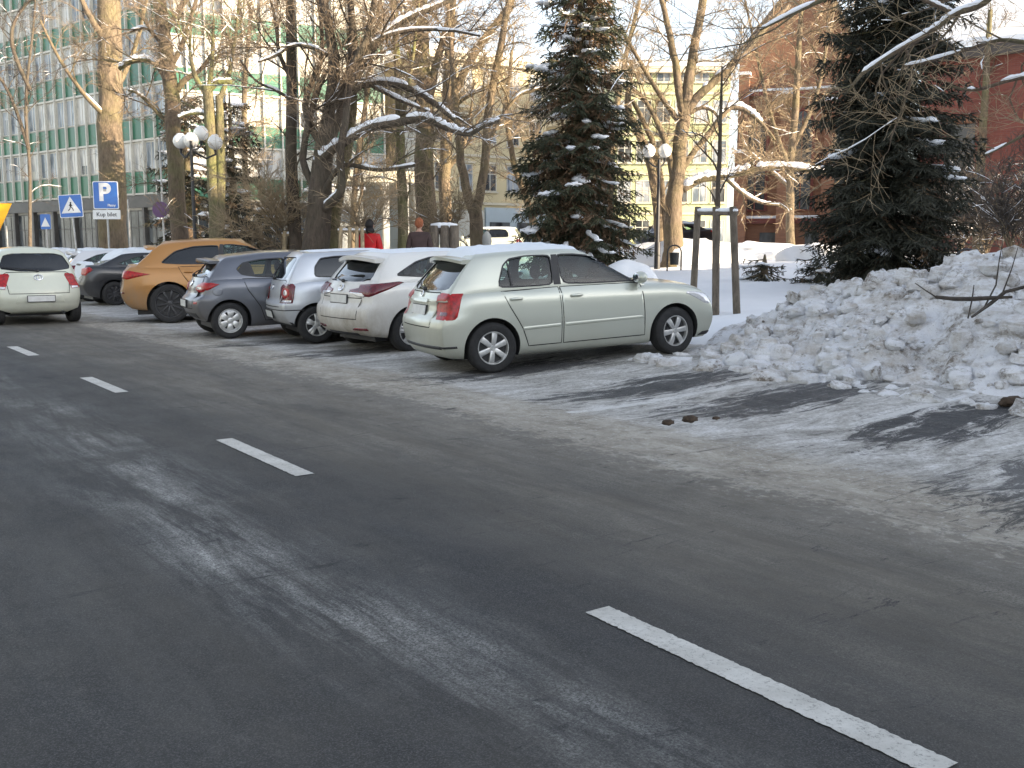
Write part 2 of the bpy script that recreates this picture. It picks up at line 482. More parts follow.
def make_car(S, root_name='car'):
    W, L, H = S['W'], S['L'], S['H']; pm = S['paint']; mats = [pm, M['inner'], M['plastic']]
    root = empty(root_name)
    q = S.get('q', 1)
    low = blob(S['xr'], S['xf'], S['zb'], S['zt'], [(v, w * W / 2) for v, w in S['hw']], S.get('bowr', .10), S.get('bowf', .22), S.get('kr', .12), .45, S.get('kf', .14), .7, S.get('crown', .06),
               nx=int(64 * q), ny=18, nz=int(20 * q), prear=S.get('prear', 2.4))
    zbelt = [(x, z - .10) for x, z in S['zt']]
    cab = blob(S['cxr'], S['cxf'], zbelt, S['zr'], [(v, w * W / 2) for v, w in S['chw']], S.get('cbowr', .07), S.get('cbowf', .16), S.get('ckr', .05), .35, .03, .3, S.get('ccrown', .035),
               nx=int(40 * q), ny=18, nz=int(18 * q))
    lm = cutmesh_n(low, mats); cm = cutmesh_n(cab, mats)
    surf = Surf([lm, cm])
    body = boolop(lm, cm, 'UNION')
    # hollow cabin
    zfl = S.get('zfloor', .62)
    inn = blob([(v, x + .09) for v, x in S['cxr']], [(v, x - .10) for v, x in S['cxf']], [(0, zfl), (9, zfl)], [(x, z - .055) for x, z in S['zr']],
               [(v, w * W / 2 - .07) for v, w in S['chw']], .07, .16, .05, .35, .03, .3, .02, nx=20, ny=8, nz=8)
    inn.m = [1] * len(inn.f); body = boolop(body, cutmesh(inn, mats), 'DIFFERENCE')
    ra = S['wr'] + .055
    for wx in (S['ax'], S['ax'] + S['wb']):
        for sg in (-1, 1):
            c = MB(); c.mi = 1; n = 40; y0, y1 = sorted((sg * (W / 2 - .30), sg * (W / 2 + .2)))
            P = [[(wx + ra * math.cos(2 * math.pi * k / n), y, S['wr'] + .0 + ra * (1.0 if math.sin(2 * math.pi * k / n) > 0 else 1.35) * math.sin(2 * math.pi * k / n)) for k in range(n)] for y in (y0, y1)]
            c.grid(P, True); c.add(P[0], [tuple(range(n))]); c.add(P[1], [tuple(range(n))])
            me = cutmesh(c, mats); bm = bmesh.new(); bm.from_mesh(me); bmesh.ops.remove_doubles(bm, verts=bm.verts, dist=1e-5); bmesh.ops.recalc_face_normals(bm, faces=bm.faces); bm.to_mesh(me); bm.free()
            body = boolop(body, me, 'DIFFERENCE')
    wins = [smoothpoly(w, 2) for w in S['side']]
    for w in wins: body = boolop(body, cutmesh(prism(w, 'y', -W, W), mats), 'DIFFERENCE')
    rw = smoothpoly(S['rearwin'], 2); ws = smoothpoly(S['screen'], 1)
    body = boolop(body, cutmesh(prism(rw, 'x', -1, .9), mats), 'DIFFERENCE')
    body = boolop(body, cutmesh(prism(ws, 'x', S['cxf'][-1][1] - .3, L + 1), mats), 'DIFFERENCE')
    if S.get('black_below'):
        for p in body.polygons:
            if p.material_index == 0 and p.center.z < S['black_below'](p.center.x): p.material_index = 2
    # smooth custom normals from the uncut shells
    body.polygons.foreach_set('use_smooth', [True] * len(body.polygons)); body.update()
    ln = [(0, 0, 0)] * len(body.loops)
    for p in body.polygons:
        fn_ = p.normal.copy()
        if p.material_index != 1:
            _, part = surf.nrm(p.center)
            for li in p.loop_indices:
                n, _ = surf.nrm(body.vertices[body.loops[li].vertex_index].co, part)
                ln[li] = tuple(n if n.dot(fn_) > .3 else fn_)
        else:
            for li in p.loop_indices: ln[li] = tuple(fn_)
    body.normals_split_custom_set(ln)
    link('body', body, root)
    cen = (L / 2, 0, .7)
    def patch(name, mat, items, par=root, kind='decal', off=.003, ang=60, **k):
        mb = MB()
        for fk, poly in items:
            if kind == 'decal': decal(surf, frame(fk, W, L), poly, off, mb=mb, **k)
            else: ribbon(surf, frame(fk, W, L), poly, k.get('w', .012), off, mb, k.get('closed', False))
        if not mb.f: return None
        me = mb.mesh(name, mat, True, ang); flip_out(me, cen)
        return link(name, me, par)
    gl = S.get('glassmats', {})
    for i, w in enumerate(wins):
        for s_ in ('right', 'left'): patch('side_window', M[gl.get(i, 'glass')], [(s_, w)], off=-.012)
    patch('rear_window', M[gl.get('rear', 'glass')], [('rear', rw)], off=-.012, na=22)
    patch('windscreen', M['glass'], [('front', ws)], off=-.012, na=22)
    # black rubber trim round the glass
    for s_ in ('right', 'left'):
        mb = MB()
        for w in wins: ribbon(surf, frame(s_, W, L), w, .018, .0035, mb, True)
        for bar in S.get('pillars', []): decal(surf, frame(s_, W, L), bar, .004, 6, 6, mb=mb)
        me = mb.mesh('window_trim', M['plastic']); flip_out(me, cen); link('window_trim', me, root)
    # doors with seams and handles
    for s_ in ('right', 'left'):
        for D in S.get('doors', []):
            d = patch('door', pm, [(s_, D['poly'])], off=.0035, roll=.003, na=22, nz=12)
            sm_ = patch('door_seam', M['seam'], [(s_, D['poly'])], par=root, kind='ribbon', off=.0022, w=.012, closed=True)
            sm_.parent = d
            if 'handle' in D:
                hx, hz = D['handle']; fr = frame(s_, W, L); o, dd = fr(hx, hz); h = surf.ray(o, dd); mb = MB()
                P = [h[0] + Vector((x, 0, z)) + (-dd) * y for x, y, z in ((-.085, .002, 0), (-.07, .028, 0), (-.03, .036, .004), (.03, .036, .004), (.07, .028, 0), (.085, .002, 0))]
                mb.tube(P, [.011, .014, .016, .016, .014, .011], 8)
                mb.build('handle', D.get('hmat', pm), d)
                mb = MB(); mb.box(hx - .05, hx + .05, min(0, 0), .001, 0, 0)
    for s_ in ('right', 'left'):
        for poly, mt in S.get('mould', []): patch('side_moulding', mt or pm, [(s_, poly)], off=.012, roll=.010, na=20, nz=4)
        if S.get('flap') and s_ == 'right':
            cx, cz, r = S['flap']; patch('fuel_flap', pm, [(s_, [(cx + r * math.cos(t * math.pi / 8), cz + r * .9 * math.sin(t * math.pi / 8)) for t in range(16)])], off=.003, roll=.004, na=10)
    # tailgate
    if S.get('gate'):
        g = patch('tailgate', pm, [('rear', S['gate'])], off=.003, roll=.003, na=26, nz=12)
        s_ = patch('tailgate_seam', M['seam'], [('rear', S['gate'])], kind='ribbon', off=.0022, w=.012, closed=True)
        if s_: s_.parent = g
    for it in S.get('rear_bits', []):
        nm, mt, fk, poly, off = it[:5]; kw = it[5] if len(it) > 5 else {}
        patch(nm, mt, [(fk, poly)], off=off, na=kw.get('na', 18), nz=kw.get('nz', 6), roll=kw.get('roll', off * .8), bulge=kw.get('bulge', 0))
    for nm, mt, side, pieces in S.get('lights', []):
        # pieces: list of (frame kind letter, poly, material override, offset)
        for sd in ('r', 'l'):
            base = None
            for fk, poly, m2, off in pieces:
                f2 = fk + sd if fk in ('r', 'f') else {'s': 'right' if sd == 'r' else 'left', 'R': 'rear', 'F': 'front'}[fk]
                po = poly if not (fk in 'RF') else [(a * (-1 if sd == 'r' else 1), z) for a, z in poly]
                ob = patch(nm if base is None else 'lens', m2 or mt, [(f2, po)], off=off, roll=off * .85, na=16, nz=8, bulge=.004)
                if ob is None: continue
                if base is None: base = ob
                else: ob.parent = base
    # number plate
    for (yc, zc, w, h, end) in S.get('plates', []):
        o = Vector((-3 if end == 'rear' else L + 3, yc, zc)); dd = Vector((1 if end == 'rear' else -1, 0, 0)); hh = surf.ray(o, dd)
        n = surf.nrm(hh[0])[0]; n = Vector((n.x, 0, n.z * .6)).normalized()
        e = Vector((0, 1, 0)); u = n.cross(e).normalized(); u = u if u.z > 0 else -u
        Mx = Matrix((( n.x, e.x, u.x, hh[0].x), (n.y, e.y, u.y, hh[0].y), (n.z, e.z, u.z, hh[0].z), (0, 0, 0, 1)))
        mb = MB(); mb.box(.0, .018, -w / 2 - .012, w / 2 + .012, -h / 2 - .012, h / 2 + .012, Mx)
        pl = mb.build('plate_holder', M['plastic'], root)
        mb = MB(); mb.box(.016, .022, -w / 2, w / 2, -h / 2, h / 2, Mx); mb.build('number_plate', M['plate'], pl)
    # mirrors
    mx, mz, ms = S['mirror']
    for sg in (-1, 1):
        mb = MB(); h = surf.ray(Vector((mx, sg * 3, mz)), Vector((0, -sg, 0)))
        y0 = h[0].y
        mb.ball((mx + .02, y0 + sg * .12, mz + .05), .1, 14, 10, (.75, 1.15, .78)); 
        o = mb.build('mirror', pm, root, ang=180)
        mb = MB(); mb.tube([(mx + .02, y0 - sg * .02, mz), (mx + .02, y0 + sg * .08, mz + .02)], [.04, .035], 8); mb.build('mirror_arm', M['plastic'], o)
        mb = MB(); mb.ball((mx - .052, y0 + sg * .12, mz + .05), .078, 12, 6, (.12, 1.1, .75)); mb.build('mirror_glass', M['chrome'], o, ang=180)
    # wheels
    ty, dk, rm = wheel_meshes(S['wr'], S['rr'], S['style']); rmm = rm[S.get('rimmat', 'alloy')]
    for wx, fr_ in ((S['ax'], 0), (S['ax'] + S['wb'], 1)):
        for sg in (-1, 1):
            w = link('wheel', dk, root); w.location = (wx, sg * (W / 2 - .115), S['wr']); w.rotation_euler = (0, random.uniform(0, 6), (math.pi if sg > 0 else 0) + (S.get('steer', 0) if fr_ else 0))
            a = link('tyre', ty, w); b = link('rim', rmm, w)
    # underbody, exhaust
    mb = MB(); mb.box(.35, L - .5, -W / 2 + .32, W / 2 - .32, .17, .40)
    mb.box(S['ax'] - .05, S['ax'] + .05, -W / 2 + .2, W / 2 - .2, .24, .32)
    mb.build('underbody', M['plastic'], root)
    if S.get('exhaust'):
        mb = MB(); ex = S['exhaust']; mb.tube([(.5, ex, .25), (.16, ex, .245), (.06, ex, .235)], [.03, .03, .03], 12, False); mb.build('exhaust', M['steel'], root)
    # spoiler
    if S.get('spoiler'):
        xs, zs, ln_, wd, th = S['spoiler']; P = []
        for i in range(17):
            t = -1 + 2 * i / 16; y = t * wd; x0 = xs + .10 * t * t; z0 = zs - .05 * t * t
            P.append([(x0 + ln_, y, z0 - .004), (x0 + ln_ * .5, y, z0 + .014), (x0 + .02, y, z0 + .012), (x0, y, z0 + .002), (x0 + .004, y, z0 - th), (x0 + .05, y, z0 - th - .004), (x0 + ln_ * .6, y, z0 - th)])
        mb = MB(); mb.grid(P); mb.add(P[0], [tuple(range(7))]); mb.add(P[-1], [tuple(range(7))]); mb.build('spoiler', pm, root, ang=50)
    if S.get('wiper'):
        y0, z0, y1, z1 = S['wiper']; h0 = surf.ray(Vector((-3, y0, z0)), Vector((1, 0, 0))); h1 = surf.ray(Vector((-3, y1, z1)), Vector((1, 0, 0)))
        a, b = h0[0], h1[0]; mb = MB(); mb.ball(a + Vector((-.02, 0, 0)), .03, 8, 6); mb.tube([a + Vector((-.03, 0, 0)), a.lerp(b, .5) + Vector((-.045, 0, 0)), b + Vector((-.02, 0, 0))], [.014, .011, .008], 6)
        mb.build('rear_wiper', M['plastic'], root)
    if S.get('badge'):
        y0, z0, r = S['badge']; h = surf.ray(Vector((-3, y0, z0)), Vector((1, 0, 0))); n = surf.nrm(h[0])[0]; mb = MB()
        u = Vector((0, 1, 0)); w_ = n.cross(u).normalized(); P = []
        mb.tube([h[0] + n * .012 + (u * math.cos(t * math.pi / 10) * r * 1.3 + w_ * math.sin(t * math.pi / 10) * r) for t in range(21)], r * .16, 5, False)
        mb.tube([h[0] + n * .012 + (u * math.cos(t * math.pi / 6) * r * .5 + w_ * math.sin(t * math.pi / 6) * r * .95) for t in range(13)], r * .14, 5, False)
        mb.build('badge', M['chrome'], root)
    if S.get('antenna'):
        x0, ln_ = S['antenna']; h = surf.ray(Vector((x0, 0, 3)), Vector((0, 0, -1))); mb = MB(); mb.tube([h[0], h[0] + Vector((-.6 * ln_, 0, ln_))], [.008, .004], 5); mb.build('antenna', M['plastic'], root)
    if S.get('rails'):
        for sg in (-1, 1):
            x0, x1, yy = S['rails']; pts = []
            for k in range(9):
                x = x0 + (x1 - x0) * k / 8; h = surf.ray(Vector((x, sg * yy, 3)), Vector((0, 0, -1))); pts.append(h[0] + Vector((0, 0, .035 if 0 < k < 8 else .0)))
            mb = MB(); mb.tube(pts, .016, 8); mb.build('roof_rail', M['chrome'], root)
    # seats
    for kind_, sx in (('seat', S['ax'] + S['wb'] * .52), ('rear_seat', S['ax'] + .22)):
        for sy in (-.37, .37):
            mb = MB()
            def bx(c, sq): mb.ball(c, 1, 12, 8, sq)
            top = .98
            mb.tube([(sx, sy, .45), (sx - .08, sy, .75), (sx - .17, sy, top)], [.24, .23, .19], 10)
            mb.tube([(sx - .17, sy, top), (sx - .19, sy, top + .1)], .03, 6)
            bx((sx - .20, sy, top + .17), (.055, .14, .10))
            mb.build(kind_, M['inner'], root, ang=70)
    mb = MB(); cx = S['ax'] + S['wb'] * .52 + .62
    mb.tube([(cx + .06 * math.sin(t * math.pi / 10), .37 + .18 * math.cos(t * math.pi / 10), .92 + .17 * math.sin(t * math.pi / 10)) for t in range(21)], .016, 6, False)
    mb.build('steering_wheel', M['inner'], root)
    # snow lying on roof / bonnet
    for (x0, x1, hw_, th, zoff) in S.get('snow', []):
        P = []; nx_, ny_ = 40, 22
        for i in range(nx_ + 1):
            row = []
            for j in range(ny_ + 1):
                u, v = i / nx_, 2 * j / ny_ - 1
                x = x0 + (x1 - x0) * u; jj = .03 * noise.noise(Vector((x * 3, v * 2, 5)))
                x += .10 * (v * v) * (1 if u < .5 else -1) * abs(2 * u - 1)
                y = v * (hw_ + .5 * jj)
                h = surf.ray(Vector((x + jj * (abs(2 * u - 1) ** 3), y, 3)), Vector((0, 0, -1)))
                e = min(1, 9 * min(u, 1 - u)) ** .5 * min(1, 5 * (1 - abs(v))) ** .5
                n = .6 + .5 * noise.noise(Vector((x * 2.2, y * 2.2, 3))) + .25 * noise.noise(Vector((x * 8, y * 8, 4)))
                z = h[0].z if h else H
                row.append((h[0].x if h else x, y, z - .006 + th * e * max(.15, n)))
            P.append(row)
        mb = MB(); mb.grid(P); me = mb.mesh('snow_layer', M['snowcar'], True, 180); flip_out(me, (L / 2, 0, 0)); link('snow_layer', me, root)
    # origin is at the middle of the rear axle: shift parts
    for ch in root.children:
        ch.location.x -= S['ax']
    return root
def cutmesh_n(mb, mats):
    me = mb.mesh('shell', mats, True, 180)
    bm = bmesh.new(); bm.from_mesh(me); bmesh.ops.recalc_face_normals(bm, faces=bm.faces); bm.to_mesh(me); bm.free(); me.update()
    return me
def copy_tree(o, parent=None):
    c = o.copy(); COL.objects.link(c); c.parent = parent
    for ch in o.children: copy_tree(ch, c)
    return c
def place(root, x, y, hdg, z=0, pitch=0, label=None, group='parked cars in the bays'):
    root.location = (x, y, z); root.rotation_euler = (0, -pitch, hdg)
    tag(root, label, 'car', group); return root
M['p_champ'] = paint('paint_silver_green', (.56, .58, .505), .5, .33, .42, (.25, .235, .205), .5)
M['p_white'] = paint('paint_white', (.70, .70, .68), .05, .3, .85, (.30, .26, .205), .80)
M['p_silver'] = paint('paint_silver', (.55, .58, .62), .6, .3, .6, (.26, .24, .22), .7)
M['p_grey'] = paint('paint_grey', (.135, .145, .17), .6, .28, .75, (.17, .155, .14), .7)
M['p_orange'] = paint('paint_orange', (.43, .20, .048), .35, .32, 1.1, (.24, .19, .14), .8)
M['p_cream'] = paint('paint_pale_green', (.60, .63, .53), .1, .32, .5, (.40, .38, .33), .7)
M['p_dark'] = paint('paint_dark', (.022, .024, .028), .4, .3, .55, (.16, .15, .14), .5)
M['p_pearl'] = paint('paint_pearl', (.66, .67, .70), .1, .3, .6)
def base_spec(**k):
    S = dict(hw=[(0, .88), (.08, .93), (.3, .975), (.55, 1.0), (.78, .985), (.9, .955), (.97, .91), (1, .86)], mirror=(2.95, .97, 1), wr=.31, rr=.20, style='six', q=1)
    S.update(k); return S
COROLLA = base_spec(W=1.71, L=4.175, H=1.475, paint=M['p_champ'], ax=.735, wb=2.6, wr=.315, rr=.205, style='six', steer=.12,
    xr=[(0, .10), (.12, .03), (.45, .0), (.60, .03), (.68, .09), (.9, .13), (1, .17)],
    xf=[(0, 4.08), (.15, 4.14), (.4, 4.175), (.65, 4.165), (.85, 4.11), (1, 3.98)],
    zb=[(0, .26), (.4, .20), (.75, .19), (3.3, .185), (4.0, .20), (4.2, .23)],
    zt=[(0, .99), (.3, 1.01), (1, 1.015), (2, .985), (2.9, .955), (3.25, .94), (3.6, .90), (3.85, .835), (4.05, .74), (4.2, .64)],
    zr=[(.1, 1.39), (.3, 1.43), (.7, 1.452), (1.3, 1.466), (1.8, 1.462), (2.2, 1.43), (2.6, 1.35), (3.2, 1.2)],
    cxr=[(0, .11), (.35, .25), (.7, .42), (.9, .54), (1, .64)],
    cxf=[(0, 3.32), (.35, 2.98), (.7, 2.62), (.9, 2.36), (1, 2.20)],
    chw=[(0, .90), (.2, .885), (.5, .82), (.8, .735), (.92, .69), (.97, .66), (1, .60)],
    side=[[(.86, 1.04), (1.62, 1.03), (1.65, 1.395), (1.3, 1.40), (1.08, 1.375), (.98, 1.30)],
          [(1.74, 1.03), (2.90, 1.005), (2.84, 1.05), (2.54, 1.235), (2.24, 1.355), (1.98, 1.39), (1.74, 1.398)]],
    pillars=[[(1.62, 1.03), (1.74, 1.03), (1.745, 1.40), (1.655, 1.40)], [(1.04, 1.035), (1.07, 1.035), (1.055, 1.36), (1.035, 1.35)], [(2.84, 1.0), (3.06, .99), (3.0, 1.03), (2.80, 1.10)]],
    rearwin=[(-.66, 1.035), (.66, 1.035), (.57, 1.36), (.44, 1.39), (-.44, 1.39), (-.57, 1.36)],
    screen=[(-.66, 1.02), (.66, 1.02), (.52, 1.36), (-.52, 1.36)],
    doors=[dict(poly=[(1.70, .30), (1.70, 1.0), (2.86, .985), (2.88, .30)], handle=(1.90, .885)),
           dict(poly=[(.90, .99), (.98, .80), (1.14, .52), (1.22, .30), (1.67, .30), (1.67, 1.0)], handle=(1.07, .895))],
    mould=[([(1.14, .50), (1.14, .545), (1.655, .555), (1.655, .51)], None), ([(1.715, .51), (1.715, .556), (2.84, .566), (2.85, .523)], None)],
    flap=None, gate=[(-.50, .60), (-.52, .78), (-.56, .98), (-.50, 1.01), (.50, 1.01), (.56, .98), (.52, .78), (.50, .60)],
    glassmats={'rear': 'privacy'},
    lights=[('tail_light', M['redlens'], 'r', [('r', [(-.12, .70), (-.14, .98), (-.08, 1.01), (.22, 1.0), (.20, .74), (.16, .69)], None, .009), ('r', [(-.05, .73), (-.05, .79), (.08, .79), (.08, .73)], M['darkred'], .012)]),
            ('headlight', M['clear'], 'f', [('f', [(-.22, .60), (-.20, .69), (.10, .77), (.42, .83), (.44, .80), (.22, .64)], None, .007)])],
    rear_bits=[('lower_bumper', M['plastic'], 'fr', [(-.3, .22), (-.3, .29), (.22, .27), (.25, .22)], .01), ('fog_lamp', M['plastic'], 'fr', [(-.22, .38), (-.22, .47), (-.02, .47), (-.02, .38)], .005), ('bumper_strip', M['plastic'], 'rear', [(-.70, .335), (-.70, .375), (.45, .375), (.45, .335)], .012),
               ('bumper_strip', M['plastic'], 'rr', [(-.12, .345), (-.12, .372), (.16, .372), (.16, .345)], .008),
               ('plate_garnish', M['p_champ'], 'rear', [(-.27, .895), (-.27, .93), (.27, .93), (.27, .895)], .02)],
    plates=[(0, .79, .50, .115, 'rear')], mirror=(2.80, 1.0, 1), exhaust=None, spoiler=(.36, 1.43, .24, .58, .035), wiper=(-.10, 1.05, .42, 1.12), badge=(0, .985, .035),
    snow=[(.56, 2.22, .50, .085, 0)], zfloor=.6)
AURIS = base_spec(W=1.76, L=4.33, H=1.475, paint=M['p_white'], ax=.80, wb=2.6, wr=.315, rr=.21, style='five',
    xr=[(0, .14), (.10, .05), (.35, .0), (.52, .02), (.62, .08), (.8, .10), (1, .20)],
    xf=[(0, 4.2), (.15, 4.29), (.4, 4.33), (.6, 4.30), (.8, 4.25), (1, 4.12)],
    zb=[(0, .30), (.4, .24), (.8, .19), (3.4, .185), (4.1, .20), (4.35, .23)],
    zt=[(0, 1.01), (.3, 1.05), (1, 1.045), (2, .99), (2.9, .955), (3.3, .94), (3.7, .90), (4.0, .83), (4.2, .74), (4.35, .64)],
    zr=[(.2, 1.36), (.45, 1.415), (.9, 1.445), (1.5, 1.45), (2.0, 1.44), (2.4, 1.40), (2.8, 1.31), (3.4, 1.2)],
    cxr=[(0, .18), (.35, .30), (.7, .44), (.9, .54), (1, .62)], cxf=[(0, 3.42), (.35, 3.05), (.7, 2.68), (.9, 2.42), (1, 2.28)],
    chw=[(0, .92), (.2, .90), (.5, .83), (.8, .74), (.92, .69), (.97, .655), (1, .60)],
    side=[[(.62, 1.13), (1.0, 1.10), (1.72, 1.05), (1.74, 1.37), (1.3, 1.37), (1.02, 1.31)],
          [(1.82, 1.05), (2.9, 1.01), (2.85, 1.06), (2.5, 1.25), (2.25, 1.335), (2.0, 1.365), (1.82, 1.37)]],
    pillars=[[(1.735, 1.04), (1.81, 1.04), (1.81, 1.375), (1.75, 1.375)]],
    rearwin=[(-.60, 1.05), (.60, 1.05), (.52, 1.33), (.38, 1.36), (-.38, 1.36), (-.52, 1.33)],
    screen=[(-.66, 1.03), (.66, 1.03), (.52, 1.36), (-.52, 1.36)], glassmats={'rear': 'privacy'},
    doors=[dict(poly=[(1.77, .30), (1.77, 1.01), (2.9, .985), (2.92, .30)], handle=(1.95, .90)), dict(poly=[(.98, 1.03), (1.05, .82), (1.2, .55), (1.28, .30), (1.74, .30), (1.74, 1.02)], handle=(1.14, .93))],
    gate=[(-.56, .52), (-.58, .70), (-.60, .80), (-.6, .82), (.6, .82), (.60, .80), (.58, .70), (.56, .52)],
    lights=[('tail_light', M['darkred'], 'r', [('R', [(.26, .90), (.26, .935), (.56, .985), (.70, 1.01), (.80, 1.02), (.80, .90), (.62, .83)], None, .008), ('r', [(-.16, .85), (-.16, 1.01), (.10, 1.025), (.42, 1.045), (.46, 1.02), (.30, .94), (.05, .84)], None, .016),
                ('R', [(.30, .885), (.30, .90), (.62, .90), (.66, .85), (.58, .83)], M['clear'], .016)]),
            ('headlight', M['clear'], 'f', [('f', [(-.28, .66), (-.25, .74), (.25, .84), (.30, .80), (.10, .66)], None, .006)])],
    rear_bits=[('rear_reflector', M['darkred'], 'rear', [(-.76, .36), (-.74, .395), (-.46, .395), (-.42, .375), (-.46, .355)], .014), ('rear_reflector', M['darkred'], 'rear', [(.76, .36), (.74, .395), (.46, .395), (.42, .375), (.46, .355)], .014),
               ('lower_bumper', M['plastic'], 'rear', [(-.45, .27), (-.45, .31), (.45, .31), (.45, .27)], .012)],
    plates=[(0, .80, .50, .115, 'rear')], mirror=(2.86, 1.0, 1), spoiler=(.30, 1.415, .28, .56, .05), wiper=(0, 1.06, .42, 1.10), badge=(0, .955, .05), snow=[(.6, 2.3, .53, .035, 0)], zfloor=.62)
POLO = base_spec(W=1.65, L=3.9, H=1.465, paint=M['p_silver'], ax=.60, wb=2.46, wr=.30, rr=.185, style='five',
    xr=[(0, .16), (.10, .06), (.3, .0), (.48, .0), (.54, .07), (.8, .09), (1, .14)],
    xf=[(0, 3.78), (.15, 3.86), (.4, 3.9), (.6, 3.88), (.8, 3.80), (1, 3.64)],
    zb=[(0, .32), (.3, .26), (.7, .2), (3.2, .19), (3.7, .2), (3.95, .23)],
    zt=[(0, 1.0), (.3, 1.02), (1, 1.01), (2, .98), (2.6, .955), (2.95, .93), (3.3, .87), (3.6, .79), (3.8, .69), (3.9, .6)],
    zr=[(.1, 1.38), (.35, 1.425), (.8, 1.445), (1.3, 1.45), (1.8, 1.44), (2.1, 1.40), (2.5, 1.31), (3, 1.2)],
    cxr=[(0, .11), (.35, .19), (.7, .30), (.9, .38), (1, .46)], cxf=[(0, 3.02), (.35, 2.70), (.7, 2.36), (.9, 2.12), (1, 1.98)],
    chw=[(0, .92), (.2, .905), (.5, .85), (.8, .77), (.92, .72), (.97, .68), (1, .62)],
    side=[[(.62, 1.06), (1.42, 1.04), (1.45, 1.37), (1.0, 1.375), (.75, 1.35), (.64, 1.22)], [(1.55, 1.035), (2.6, 1.01), (2.55, 1.07), (2.25, 1.25), (2.0, 1.345), (1.8, 1.37), (1.55, 1.375)]],
    pillars=[[(1.44, 1.03), (1.54, 1.03), (1.54, 1.38), (1.46, 1.38)]],
    rearwin=[(-.58, 1.04), (.58, 1.04), (.53, 1.34), (.42, 1.38), (-.42, 1.38), (-.53, 1.34)], screen=[(-.62, 1.03), (.62, 1.03), (.52, 1.36), (-.52, 1.36)], glassmats={'rear': 'privacy', 0: 'privacy'},
    doors=[dict(poly=[(1.47, .28), (1.47, 1.0), (2.62, .98), (2.64, .28)], handle=(1.66, .87))],
    gate=[(-.56, .60), (-.56, .8), (-.6, 1.0), (-.54, 1.02), (.54, 1.02), (.6, 1.0), (.56, .8), (.56, .60)],
    lights=[('tail_light', M['darkred'], 'r', [('r', [(-.16, .66), (-.17, .92), (-.13, .96), (.13, .97), (.17, .92), (.15, .66)], None, .010)] + [('r', [(cx + r * math.cos(t * math.pi / 6), .82 + r * math.sin(t * math.pi / 6)) for t in range(12)], mm, oo) for cx, r, mm, oo in ((-.01, .11, M['redlens'], .013), (-.01, .06, M['clear'], .016))] + [('r', [(-.13, .67), (-.13, .71), (.12, .71), (.12, .67)], M['clear'], .013)]),
            ('headlight', M['clear'], 'f', [('f', [(-.2, .60), (-.2, .74), (.0, .78), (.10, .72), (.06, .6)], None, .006)])],
    rear_bits=[('bumper_strip', M['plastic'], 'rear', [(-.74, .54), (-.74, .555), (.74, .555), (.74, .54)], .006), ('bumper_strip', M['plastic'], 'rr', [(-.1, .54), (-.1, .555), (.28, .555), (.28, .54)], .006)],
    black_below=lambda x: .335 if x < .55 else .24,
    plates=[(0.0, .47, .50, .11, 'rear')], mirror=(2.50, 1.0, 1), spoiler=None, wiper=(-.02, 1.05, .36, 1.16), badge=(0, .90, .04), snow=[(.5, 1.95, .48, .02, 0)], antenna=None, zfloor=.6)
